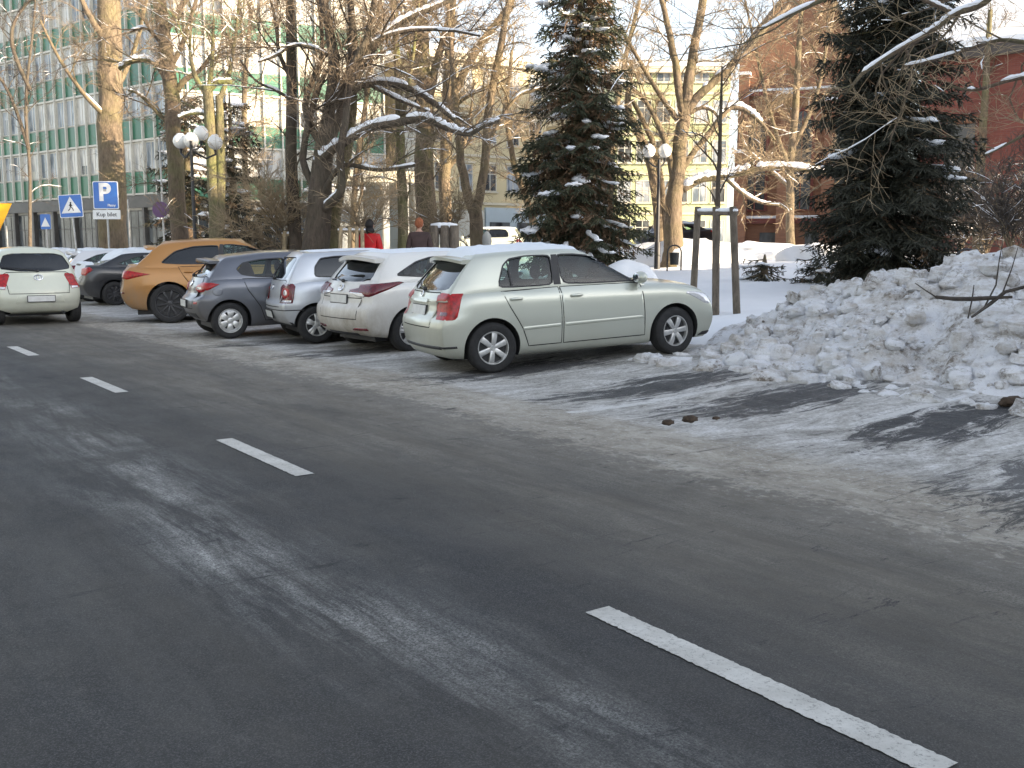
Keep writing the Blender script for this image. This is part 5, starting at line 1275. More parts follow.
def paneglass(name, a, b, sc=1.3):
    t = NT(name); t.set(Roughness=.12); f = t.noise(t.coord((1, 1, .35)), sc, 3, .5); t.col(t.ramp(f, [(.42, a), (.55, b)])); return t.m
M['pane'] = paneglass('window_pane_grey', (.12, .15, .18), (.34, .37, .40)); M['panelight'] = paneglass('window_pane_blinds', (.30, .31, .31), (.50, .49, .46), 1.8); M['panedark'] = paneglass('window_pane_dark', (.03, .035, .04), (.10, .11, .115))
M['roofdark'] = flat('roof_dark', (.07, .06, .055), .8)
class Facade:
    """building block with its front along local x, outward = -y"""
    def __init__(s, p0, p1, depth, z0, z1, label, wall, name, cat='building', group=None):
        s.p0 = Vector((p0[0], p0[1], 0)); d = Vector((p1[0] - p0[0], p1[1] - p0[1], 0)); s.L = d.length
        s.root = empty(name, (p0[0], p0[1], 0), math.atan2(d.y, d.x), label=label, cat=cat, group=group); s.z0, s.z1, s.D = z0, z1, depth
        mb = MB(); mb.box(0, s.L, 0, depth, z0, z1); mb.build('wall', wall, s.root, False)
    def box(s, name, mat, x0, x1, y0, y1, z0, z1, par=None):
        mb = MB(); mb.box(x0, x1, y0, y1, z0, z1); return mb.build(name, mat, par or s.root, False)
    def window(s, x, z, w, h, pane, fr=None, bars=(1, 1), sill=None, depth=.12, head=None, arch=False):
        fr = fr or M['mullion']; f = MB(); t_ = .06; y = -.035
        for a in ((x, x + t_, z, z + h), (x + w - t_, x + w, z, z + h), (x + t_, x + w - t_, z, z + t_), (x + t_, x + w - t_, z + h - t_, z + h)): f.box(a[0], a[1], y, y + .06, a[2], a[3])
        for i in range(1, bars[0] + 1): xx = x + w * i / (bars[0] + 1); f.box(xx - .03, xx + .03, y + .004, y + .056, z + t_, z + h - t_)
        if bars[1]: zz = z + h * .66; f.box(x + t_, x + w - t_, y + .008, y + .052, zz - .03, zz + .03)
        o = f.build('window', fr, s.root, False)
        g = MB(); g.box(x + t_ * .5, x + w - t_ * .5, -.012, .01, z + t_ * .5, z + h - t_ * .5); g.build('pane', pane, o, False)
        if sill: m = MB(); m.box(x - .08, x + w + .08, -.16, -.002, z - .10, z - .012); m.build('sill', sill, o, False)
        if head: m = MB(); m.box(x - .14, x + w + .14, -.14, -.002, z + h + .05, z + h + .20); m.build('lintel', head, o, False)
        return o
def office(p0, p1, label, fh, z_first, nfl, bay, dark, shopbays):
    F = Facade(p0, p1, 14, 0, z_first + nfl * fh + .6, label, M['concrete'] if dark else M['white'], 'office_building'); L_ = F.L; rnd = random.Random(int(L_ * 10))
    n = max(1, round(L_ / (bay * 2))); bw = L_ / n
    for k in range(nfl):
        zb = z_first + k * fh
        for i in range(n):
            x0 = i * bw
            F.box('spandrel', M['greenpanel'], x0 + .03, x0 + bw - .03, -.05, -.002, zb + .08, zb + fh * .42)
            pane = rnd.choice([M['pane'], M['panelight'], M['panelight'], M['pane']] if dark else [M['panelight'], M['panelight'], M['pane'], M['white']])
            w = F.window(x0 + .04, zb + fh * .44, bw - .08, fh * .53, pane, M['mullion'], (3, 0))
            if rnd.random() < .55: m = MB(); dx = rnd.random() * bw * .4; m.box(x0 + .1 + dx, x0 + .1 + dx + bw * .3, -.022, -.0135, zb + fh * .46, zb + fh * rnd.uniform(.6, .9)); m.build('blind', rnd.choice([M['panedark'], M['white']]), w, False)
        F.box('floor_ledge', M['mullion'], 0, L_, -.14, -.001, zb - .05, zb + .07)
    m2 = round(L_ / bay)
    for i in range(m2 + 1): F.box('mullion', M['mullion'], i * L_ / m2 - .045, i * L_ / m2 + .045, -.22, -.15 + .146, z_first - .1, z_first + nfl * fh + .5) if i % 1 == 0 and m2 < 95 else None
    # ground floor
    F.box('fascia', M['darkshop'], 0, L_, -.30, -.002, z_first - .85, z_first - .12)
    nb = shopbays; sb = L_ / nb
    for i in range(nb):
        x = i * sb
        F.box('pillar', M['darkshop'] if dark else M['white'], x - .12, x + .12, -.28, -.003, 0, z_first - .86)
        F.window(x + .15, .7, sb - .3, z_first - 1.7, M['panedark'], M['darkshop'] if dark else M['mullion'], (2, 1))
    return F
C0 = (-20.8, 62.2)
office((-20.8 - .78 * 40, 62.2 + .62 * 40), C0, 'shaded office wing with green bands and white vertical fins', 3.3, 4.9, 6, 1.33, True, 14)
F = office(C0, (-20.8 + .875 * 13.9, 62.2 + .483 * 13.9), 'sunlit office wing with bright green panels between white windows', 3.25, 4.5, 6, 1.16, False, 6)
# porch at the right end of the sunlit wing
pr = empty('porch', gp(383, 55), R(24), label='grey concrete porch on slim columns beside the sunlit wing', cat='porch')
mb = MB(); mb.box(-2.4, 1.9, -1.2, 3, 3.9, 4.5); mb.build('canopy', M['creamlight'], pr, False)
for x in (-.1, 1.0, 1.7): mb = MB(); mb.box(x - .17, x + .17, -1.1, -.76, -.4, 3.9); mb.build('column', M['concrete'], pr, False)
mb = MB(); mb.box(-2.3, 1.85, 2.2, 2.9, -.4, 3.9); mb.build('back_wall', M['concrete'], pr, False)
mb = MB(); mb.box(.1, 1.6, 2.1, 2.19, -.4, 2.6); mb.build('door', M['bluegrey'], pr, False)
mb = MB(); mb.box(1.95, 2.7, -.6, 3, -.4, 9); mb.build('side_wall', M['concrete'], pr, False)
# white rendered kiosk wall
kx = gp(337, 52); k = empty('kiosk', kx, R(20), label='low white rendered kiosk behind the yellow green trunk', cat='kiosk')
mb = MB(); mb.box(-1.1, 1.4, 0, 2.5, -.3, 3.6); mb.build('wall', M['white'], k, False)
mb = MB(); mb.box(-.1, .9, -.04, -.003, 1.9, 2.7); mb.build('window', M['panedark'], k, False)
mb = MB(); mb.box(-1.25, 1.55, -.15, 2.6, 3.6, 3.75); mb.build('roof', M['snow'], k, False)
def tenement(p0, p1, ztop, label, wall, trim, fl, z_first, fh, nb, base=None, name='tenement', heads=True, roofcol='snow', dark=.4, seed=1):
    F = Facade(p0, p1, 12, 0, ztop, label, wall, name, 'building'); r = random.Random(seed); bw = F.L / nb
    for k in range(fl):
        z = z_first + k * fh
        for i in range(nb):
            F.window(i * bw + bw * .5 - .55, z + .8, 1.1, fh * .56, M['panedark'] if r.random() < dark else M['pane'], M['mullion'], (1, 1), trim, head=trim if heads else None)
        F.box('string_course', trim, 0, F.L, -.10, -.002, z - .12, z + .05)
    F.box('cornice', trim, -.2, F.L + .2, -.45, 0 - .001, ztop - .35, ztop + .1)
    F.box('roof', M[roofcol], -.3, F.L + .3, -.5, 12.3, ztop + .1, ztop + .45)
    if base: F.box('plinth', base, 0, F.L, -.08, -.001, 0, z_first - .15)
    return F
def along(px0, px1, d0, d1): a, b = at(px0, 384, d0), at(px1, 384, d1); return (a.x, a.y * 1.0), (b.x, b.y)
p0, p1 = along(398, 430, 72, 72); F = tenement(p0, p1, 12.5, 'narrow salmon plaster house beside the porch', M['pinkplaster'], M['creamlight'], 4, 4.3, 3.5, 1, M['creamlight'], seed=2)
p0, p1 = along(431, 545, 68, 74); F = tenement(p0, p1, 14.2, 'sunlit cream tenement with a pale blue grey ground floor', M['cream'], M['creamlight'], 3, 4.6, 3.2, 5, None, seed=3)
F.box('shopfront', M['bluegrey'], F.L * .45, F.L, -.25, -.01, 0, 4.3); F.box('shopfront', M['white'], 0, F.L * .44, -.2, -.01, 0, 4.1)
for x in (.48, .54, .72): F.box('shop_window', M['panedark'], F.L * x, F.L * x + 1.1, -.32, -.26, .4, 3.3)
F.box('awning', M['darkshop'], F.L * .74, F.L * .74 + 2.2, -1.0, -.27, 2.5, 2.9)
p0, p1 = along(612, 722, 79, 79); F = tenement(p0, p1, 15.0, 'yellow green rendered block of flats behind the forked tree', M['greenplaster'], M['creamlight'], 5, 1.2, 3.0, 6, None, 'block_of_flats', False, seed=4)
p0, p1 = along(540, 608, 88, 84); F = tenement(p0, p1, 12, 'pale house half hidden behind the spruce', M['creamlight'], M['creamlight'], 3, 2, 3.0, 4, None, seed=5)
# church: gabled brick end with buttresses
def church():
    p0, p1 = along(730, 858, 52, 50); d = Vector((p1[0] - p0[0], p1[1] - p0[1], 0)); L_ = d.length
    r = empty('church', (p0[0], p0[1], 0), math.atan2(d.y, d.x), label='red brick gabled church end behind the hazy tan tree', cat='church')
    mb = MB(); pr_ = [(0, 0), (L_, 0), (L_, 9.5), (L_ * .72, 13), (L_ * .5, 19), (L_ * .30, 13.3), (0, 11)]
    n = len(pr_); mb.add([(x, 0, z) for x, z in pr_] + [(x, 20, z) for x, z in pr_], [tuple(range(n)), tuple(range(2 * n - 1, n - 1, -1))] + [(i + n, (i + 1) % n + n, (i + 1) % n, i) for i in range(n)])
    mb.build('wall', M['brick'], r, False)
    for x, zt_ in ((0.0, 10.0), (L_ * .33, 9.0), (L_ * .66, 8.6), (L_ - .6, 8.)):
        mb = MB(); mb.box(x, x + .6, -.9, -.003, 0, zt_ * .62); mb.box(x + .05, x + .55, -.5, -.004, zt_ * .62, zt_); b = mb.build('buttress', M['brick'], r, False)
        mb = MB(); mb.box(x - .05, x + .65, -.96, -.45, zt_ * .62, zt_ * .62 + .16); mb.box(x, x + .6, -.56, -.01, zt_, zt_ + .14); mb.build('snow_cap', M['snow'], b, False)
    for x in (L_ * .15, L_ * .5, L_ * .83):
        mb = MB(); w = .55; pts = [(x - w, 3.4), (x + w, 3.4), (x + w, 7.2)] + [(x + w * math.cos(a * .3927), 7.2 + 1.1 * math.sin(a * .3927)) for a in range(1, 8)] + [(x - w, 7.2)]
        mb.add([(a, -.05, b) for a, b in pts], [tuple(range(len(pts)))]); wd = mb.build('window', M['panedark'], r, False)
        mb = MB(); mb.tube([(a, -.05, b) for a, b in pts] + [(pts[0][0], -.05, pts[0][1])], .09, 5); mb.tube([(x, -.06, 3.4), (x, -.06, 8.2)], .04, 4); mb.build('frame', M['brickdark'], wd, False)
    mb = MB(); mb.box(0, L_, -.30, -.005, 2.75, 3.0); led = mb.build('ledge', M['brickdark'], r, False); mb = MB(); mb.box(0.02, L_ - .02, -.31, -.01, 3.001, 3.13); mb.build('snow_cap', M['snow'], led, False)
    mb = MB(); mb.box(0, L_, -.22, -.006, 9.0, 9.2); led = mb.build('ledge', M['brickdark'], r, False); mb = MB(); mb.box(0.02, L_ - .02, -.24, -.012, 9.201, 9.32); mb.build('snow_cap', M['snow'], led, False)
    for x in (.2, .55, .8): mb = MB(); mb.box(L_ * x, L_ * x + .8, -.06, -.004, .9, 2.3); mb.build('window', M['panedark'], r, False)
    rf = MB(); e = .25
    for (x0, z0), (x1, z1) in zip(pr_[2:], pr_[3:]):
        rf.add([(x0, -.3, z0 + .02), (x1, -.3, z1 + .02), (x1, 20, z1 + .02), (x0, 20, z0 + .02), (x0, -.3, z0 + e), (x1, -.3, z1 + e), (x1, 20, z1 + e), (x0, 20, z0 + e)], [(0, 1, 2, 3), (7, 6, 5, 4), (0, 4, 5, 1), (1, 5, 6, 2), (2, 6, 7, 3), (3, 7, 4, 0)])
    rf.build('roof', M['roofdark'], r, False)
church()
def hall():
    p0, p1 = along(905, 1250, 44, 36); d = Vector((p1[0] - p0[0], p1[1] - p0[1], 0)); L_ = d.length
    r = empty('brick_hall', (p0[0], p0[1], 0), math.atan2(d.y, d.x), label='dark red brick hall with a snowy roof at the right', cat='building')
    mb = MB(); mb.box(0, L_, 0, 12, 0, 9.5); mb.build('wall', M['brickdark'], r, False)
    mb = MB(); mb.box(-.3, L_ + .3, -.5, -.002, 9.2, 9.6); mb.build('eaves', M['roofdark'], r, False)
    mb = MB(); mb.add([(-.3, -.55, 9.62), (L_ + .3, -.55, 9.62), (L_ + .3, 6, 13), (-.3, 6, 13), (-.3, -.55, 9.85), (L_ + .3, -.55, 9.85), (L_ + .3, 6, 13.2), (-.3, 6, 13.2), (-.3, 12.5, 9.62), (L_ + .3, 12.5, 9.62)],
                      [(0, 1, 5, 4), (4, 5, 6, 7), (0, 4, 7, 3), (1, 2, 6, 5), (7, 6, 9, 8), (3, 7, 8), (2, 9, 6)]); mb.build('roof', M['snow'], r, False)
    for i in range(int(L_ // 3)):
        x = 1.2 + i * 3; mb = MB(); mb.box(x, x + 1.1, -.06, -.003, 3.2, 6.6); w = mb.build('window', M['panedark'], r, False)
        mb = MB(); mb.box(x - .1, x + 1.2, -.16, -.004, 6.62, 6.9); mb.box(x - .1, x + 1.2, -.2, -.004, 2.95, 3.18); mb.build('frame', M['brick'], w, False)
hall()
# unseen building added out of view on the sunny side to shade the bays
F = Facade((30, 12.5), (30, -75), 13, -.2, 17.2, 'long grey shade building added unseen beyond the right edge', M['concrete'], 'shade_building')
F.root.rotation_euler = (0, 0, R(-90))
for k in range(4):
    for i in range(22): F.window(1.2 + i * 4.1, 1.6 + k * 3.8, 1.5, 2.1, M['pane'], M['mullion'], (1, 1))
F.box('roof', M['snow'], -.3, F.L + .3, -.5, 13.4, 17.2, 17.6)
q0, q1 = XY(-16, -25), XY(-16, 100)
F = Facade(q0, q1, 12, -.2, 13.5, 'long grey terrace on the far side of the street', M['bluegrey'], 'terrace')
for k in range(4):
    for i in range(25): F.window(1.8 + i * 5, 1.4 + k * 3.1, 1.6, 1.7, M['pane'], M['mullion'], (1, 1))
F.box('roof', M['snow'], -.3, F.L + .3, -.5, 12.3, 13.5, 13.9)
# ---------------------------------------------------------------- street furniture
def txt(s, size, name, mat, parent, loc, rot, bold=0., ext=.001, align='CENTER'):
    cu = bpy.data.curves.new(name, 'FONT'); cu.body = s; cu.size = size; cu.align_x = align; cu.align_y = 'CENTER'; cu.offset = bold; cu.extrude = ext
    o = bpy.data.objects.new(name, cu); COL.objects.link(o); bpy.context.view_layer.update(); dg = bpy.context.evaluated_depsgraph_get()
    me = bpy.data.meshes.new_from_object(o.evaluated_get(dg), depsgraph=dg); bpy.data.objects.remove(o); me.materials.clear(); me.materials.append(mat)
    q = link(name, me, parent); q.location = loc; q.rotation_euler = rot; return q
M['signblue'] = flat('sign_blue', (.015, .14, .52), .3, 0, .08, 3, Coat_Weight=.6); M['signwhite'] = flat('sign_white', (.80, .81, .82), .4, 0, .05); M['signyellow'] = flat('sign_yellow', (.85, .42, .01), .35, 0, .08); M['black'] = flat('sign_black', (.02, .02, .02), .5)
def plate(mb, w, h, y0, y1, z, r=.04, x=0):
    pts = []
    for cx, cz, a0 in ((w / 2 - r, h / 2 - r, 0), (-w / 2 + r, h / 2 - r, 90), (-w / 2 + r, -h / 2 + r, 180), (w / 2 - r, -h / 2 + r, 270)):
        for k in range(5): a = R(a0 + 22.5 * k); pts.append((x + cx + r * math.cos(a), z + cz + r * math.sin(a)))
    n = len(pts); mb.add([(a, y0, b) for a, b in pts] + [(a, y1, b) for a, b in pts], [tuple(range(n)), tuple(range(2 * n - 1, n - 1, -1))] + [(i + n, (i + 1) % n + n, (i + 1) % n, i) for i in range(n)])
def signpost(px, d, ztop, label, lean=0, rz=0, name='road_sign'):
    b = gp(px, d); r = empty(name, b, rz, label=label, cat='road sign', group='road signs'); r.rotation_euler = (0, lean, rz)
    mb = MB(); mb.tube([(0, 0, -.2), (0, 0, ztop - b.z)], .032, 10); mb.build('pole', M['steel'], r); return r, b
# parking sign: board 93..117 x 183..209 at d=24
d = 31; s_ = d / FPX; r, b = signpost(112, d, at(107, 186, d).z, 'blue P parking sign with a white plate below it')
Z = lambda py: at(0, py, d).z - b.z
mb = MB(); plate(mb, 25 * s_, 27 * s_, -.055, -.035, Z(196)); bd = mb.build('board', M['signwhite'], r, False)
mb = MB(); plate(mb, 23.4 * s_, 25.4 * s_, -.060, -.0552, Z(196)); f_ = mb.build('face', M['signblue'], bd, False)
txt('P', .72, 'letter', M['signwhite'], bd, (-.03, -.063, Z(193.8)), (R(90), 0, 0), .028); txt('Płatny', .10, 'small_lettering', M['signwhite'], bd, (.17, -.063, Z(206)), (R(90), 0, 0), .003)
mb = MB(); mb.box(-.06, .03, -.066, -.0635, Z(192.4), Z(190)); mb.build('symbol', M['steel'], bd, False)
mb = MB(); plate(mb, 27 * s_, 9 * s_, -.055, -.035, Z(215), .02); p2 = mb.build('supplementary_plate', M['signwhite'], r, False); txt('Kup bilet', .17, 'lettering', M['black'], p2, (0, -.058, Z(215)), (R(90), 0, 0), .002)
# crossing sign: 56..80 x 195..218
d = 31; r, b = signpost(82, d, at(0, 198, d).z, 'blue pedestrian crossing sign on a leaning pole', lean=R(-3))
Z = lambda py: at(0, py, d).z - b.z
mb = MB(); plate(mb, .72, .695, -.055, -.035, Z(206.5)); bd = mb.build('board', M['signwhite'], r, False)
mb = MB(); plate(mb, .68, .655, -.060, -.0552, Z(206.5)); mb.build('face', M['signblue'], bd, False)
zc = Z(206.5); mb = MB(); mb.add([(-.30, -.063, zc - .21), (.30, -.063, zc - .21), (0, -.063, zc + .285)], [(0, 1, 2)]); mb.build('triangle', M['signwhite'], bd, False)
mb = MB(); mb.ball((.005, -.067, zc + .10), .025, 8, 6, (1, .1, 1)); y_ = -.0665
for pts, w in (([(.0, .075), (-.005, -.01)], .026), ([(-.005, -.01), (.05, -.07), (.075, -.145)], .014), ([(-.005, -.01), (-.03, -.08), (-.085, -.14)], .014), ([(.0, .06), (.05, .0)], .011), ([(.0, .06), (-.05, .01)], .011)):
    mb.tube([(a, y_, zc + c) for a, c in pts], w, 6)
o = mb.build('pedestrian_symbol', M['black'], bd, ang=180); 
for v in o.data.vertices: v.co.y = -.0645 + (v.co.y - y_) * .1
# small far crossing sign
d = 42; r, b = signpost(50, d, at(0, 214, d).z, 'small distant crossing sign in front of the dark shopfront'); Z = lambda py: at(0, py, d).z - b.z
mb = MB(); plate(mb, .42, .62, -.05, -.035, Z(222)); bd = mb.build('board', M['signblue'], r, False); mb = MB(); z_ = Z(222); mb.add([(-.18, -.055, z_ - .2), (.18, -.055, z_ - .2), (0, -.055, z_ + .18)], [(0, 1, 2)]); mb.build('triangle', M['signwhite'], bd, False)
# yellow inverted triangle at the left edge
d = 34; r, b = signpost(11, d, at(0, 226, d).z, 'yellow triangular board at the left edge of the street'); Z = lambda py: at(0, py, d).z - b.z
mb = MB(); h_ = [(-.72, Z(204)), (.26, Z(204)), (-.22, Z(204) - .92)]; mb.add([(x, -.05, z) for x, z in h_] + [(x, -.035, z) for x, z in h_], [(0, 2, 1), (3, 4, 5), (0, 1, 4, 3), (1, 2, 5, 4), (2, 0, 3, 5)]); mb.build('board', M['signyellow'], r, False)
# round sign seen from behind on a white pole
d = 35; r, b = signpost(166, d, at(0, 140, d).z, 'tall pale pole carrying a dull purple round sign'); Z = lambda py: at(0, py, d).z - b.z
mb = MB(); mb.lathe([(.001, -.05), (.28, -.05), (.28, -.03), (.001, -.03)], 24, 'y', (-.06, 0, Z(210))); mb.build('disc', flat('sign_purple', (.14, .07, .17), .5), r)
d = 38; r, b = signpost(132, d, at(0, 200, d).z, 'thin bare grey post behind the thick trunk', name='post'); r['category'] = 'post'; del r['group']
# globe lamps
M['globe'] = flat('opal_globe', (.82, .81, .78), .25, 0, .04, 2, Coat_Weight=.5)
def lamp(px, d, globes, gr, label, pole_w=.05, ztop=None, armz=None):
    b = gp(px, d); r = empty('street_lamp', b, 0, label=label, cat='street lamp', group='globe street lamps'); zt_ = (armz or max(at(x, y, d).z for x, y, *_ in globes)) - b.z
    mb = MB(); mb.tube([(0, 0, -.2), (0, 0, .8), (0, 0, .85), (0, 0, zt_ - .3)], [pole_w * 1.7, pole_w * 1.6, pole_w, pole_w * .8], 10); mb.build('pole', M['plastic'], r)
    for (x, y, dd) in globes:
        c = at(x, y, d) - b; c.y += dd; mb = MB(); mb.tube([(0, 0, zt_ - .55), (c.x * .6, c.y * .6, c.z - gr - .25), (c.x, c.y, c.z - gr - .12), (c.x, c.y, c.z - gr * .9)], [.03, .028, .028, .05], 7); a = mb.build('arm', M['plastic'], r)
        mb = MB(); mb.ball(c, gr, 20, 14); g = mb.build('globe', M['globe'], r, ang=180)
        mb = MB(); mb.ball(c + Vector((0, 0, gr * .86)), gr * .5, 10, 6, (1, 1, .4), .3); mb.build('snow_cap', M['snowtwig'], g, ang=180)
lamp(198, 27, [(183, 142, -.2), (197, 132, .35), (195, 142, -.35), (214, 142, .1)], .20, 'street lamp with four white globes in front of mossy trunks', .05)
lamp(657, 31, [(649, 151, 0), (665, 151, 0)], 0.205, 'street lamp with two white globes before the forked tree', .06)
lamp(333, 34, [(333, 190, 0)], .2, 'street lamp with one globe behind the big dark tree', .045)
# stake frames round young trees
M['wood'] = barkmat('weathered_wood', (.17, .14, .11), (.13, .12, .08), .2); M['woodlight'] = barkmat('fresh_wood', (.42, .33, .21), (.3, .25, .15), .2)
def stakes(px, d, xs, ytop, label, mat, w, ys=None, bar=True, snow=True, dds=None):
    b = gp(px, d); r = empty('tree_stakes', b, 0, label=label, cat='tree stakes', group='wooden stake frames'); tops = []
    for i, (xb, xt) in enumerate(xs):
        dd = (dds or [0] * 9)[i]; t_ = at(xt, ytop, d + dd) - b; g_ = gp(xb, d + dd) - b; g_.z -= .3
        mb = MB(); mb.tube([g_, t_], [w, w * .95], 10); mb.build('stake', mat, r, ang=60); tops.append(t_)
    if bar:
        n = len(tops)
        for i in range(n if n > 2 else 1):
            a, c = tops[i], tops[(i + 1) % n]; e = (c - a).normalized() * .08
            mb = MB(); mb.tube([a - e + Vector((0, 0, -.10)), c + e + Vector((0, 0, -.10))], [w * .6, w * .6], 8); q = mb.build('crossbar', mat, r)
            mb = MB(); mb.tube([a - e + Vector((0, 0, -.10 + w * .75)), a.lerp(c, .5) + Vector((0, 0, -.10 + w * .85)), c + e + Vector((0, 0, -.10 + w * .75))], [w * .45, w * .62, w * .4], 8); mb.build('snow_cap', M['snowtwig'], q, ang=180)
    return r
stakes(716, 16.2, [(692, 698), (716, 716), (738, 733)], 207, 'nearest frame of three grey stakes beside the snow heap', M['wood'], .062, dds=[1.1, -.1, -.3])
stakes(291, 26, [(283, 285), (300, 294)], 231, 'pale stake frame behind the roof of the silver hatchback', M['woodlight'], .06)
stakes(362, 24, [(338, 341), (348, 350), (356, 357), (364, 362)], 227, 'pale stake frame left of the person in red', M['woodlight'], .05)
stakes(443, 25, [(434, 434), (445, 445), (455, 454)], 226, 'thick snow capped posts right of the person in a dark coat', M['wood'], .13)
stakes(548, 32, [(538, 538), (548, 548), (560, 560)], 228, 'snow capped posts at the left foot of the tall spruce', M['wood'], .07)
# bollard-like stone post
b = gp(487, 26); mb = MB(); mb.lathe([(.18, -.2), (.18, .55), (.20, .6), (.12, .68), (.14, .74), (.12, .84), (.05, .9), (.001, .91)], 16, 'z'); o = mb.build('stone_post', M['concrete'], None, label='pale stone post beside the low forking tree', cat='stone post'); o.location = b; o.scale = (.9, .9, 1.5)
# litter bins on hoops
def litter_bin(px, d, w, h, label, rz=0):
    b = gp(px, d); r = empty('litter_bin', b, rz, label=label, cat='litter bin', group='hooped litter bins')
    mb = MB(); pts = [(-w / 2, 0, -.2), (-w / 2, 0, h - w / 2)] + [(-w / 2 * math.cos(a * math.pi / 8), 0, h - w / 2 + w / 2 * math.sin(a * math.pi / 8)) for a in range(1, 8)] + [(w / 2, 0, h - w / 2), (w / 2, 0, -.2)]
    mb.tube(pts, .022, 8); mb.build('hoop', M['plastic'], r)
    mb = MB(); mb.lathe([(w * .30, h * .25), (w * .36, h * .72), (w * .33, h * .72), (w * .28, h * .3)], 20, 'z'); mb.build('bin', M['plastic'], r)
litter_bin(674, 29, .40, .75, 'hooped litter bin standing in snow left of the stake frame'); litter_bin(964, 19, .42, .8, 'hooped litter bin between the dark spruce and the shrubs')
# low park notice box by the right edge
b = gp(1018, 18); r = empty('grit_box', b, 0, label='dark grit box at the right edge behind the heap', cat='grit box'); mb = MB(); mb.box(-.25, .45, -.3, .3, -.1, .62); mb.build('box', M['barkdark'], r, False); mb = MB(); mb.ball((.1, 0, .64), .4, 12, 6, (1, .8, .25), .3); mb.build('snow_cap', M['snow'], r, ang=180)
# snow mounds in the park
def mound(px, d, w, h, label):
    b = gp(px, d); mb = MB(); mb.ball((0, 0, 0), 1, 24, 14, (w, w * .7, h), .35); o = mb.build('snow_mound', M['snow'], None, ang=180, label=label, cat='snow mound', group='shovelled snow mounds'); o.location = b
mound(632, 26, .8, .5, 'snow mound at the right foot of the tall spruce'); mound(690, 33, 2.0, .75, 'long snow mound behind the forked tree'); mound(760, 38, 2.6, .6, 'broad snow mound before the church'); mound(905, 17, .45, .45, 'rounded snow lump left of the dark spruce base'); mound(925, 17.5, .3, .5, 'upright snow lump at the dark spruce base'); mound(830, 30, 1.6, .5, 'snow mound left of the dark spruce'); mound(1000, 20, 1.0, .5, 'snow mound under the snow dotted shrubs')
# ---------------------------------------------------------------- people
M['skin'] = flat('skin', (.50, .30, .22), .6); M['redcoat'] = flat('red_jacket', (.55, .008, .012), .6, var=.15); M['darkcoat'] = flat('dark_brown_coat', (.055, .032, .03), .8, var=.3); M['hairdark'] = flat('dark_hair', (.012, .011, .011), .7); M['hatrust'] = flat('rust_hat', (.30, .10, .045), .9, var=.3, scale=30); M['trousers'] = flat('dark_trousers', (.02, .022, .03), .8)
def skin_obj(name, verts, edges, radii, mat, parent, root_i=0, sub=2):
    me = bpy.data.meshes.new(name); me.from_pydata([Vector(v) for v in verts], edges, []); o = bpy.data.objects.new(name, me); COL.objects.link(o)
    bm = bmesh.new(); bm.from_mesh(me); bm.verts.layers.skin.verify(); bm.to_mesh(me); bm.free()
    m = o.modifiers.new('s', 'SKIN'); m.use_smooth_shade = True
    for i, r_ in enumerate(radii):
        sv = o.data.skin_vertices[0].data[i]; sv.radius = r_ if hasattr(r_, '__len__') else (r_, r_); sv.use_root = (i == root_i)
    s_ = o.modifiers.new('u', 'SUBSURF'); s_.levels = sub; s_.render_levels = sub
    bpy.context.view_layer.update(); dg = bpy.context.evaluated_depsgraph_get(); m2 = bpy.data.meshes.new_from_object(o.evaluated_get(dg), depsgraph=dg); bpy.data.objects.remove(o)
    m2.materials.clear(); m2.materials.append(mat); m2.polygons.foreach_set('use_smooth', [True] * len(m2.polygons)); return link(name, m2, parent)
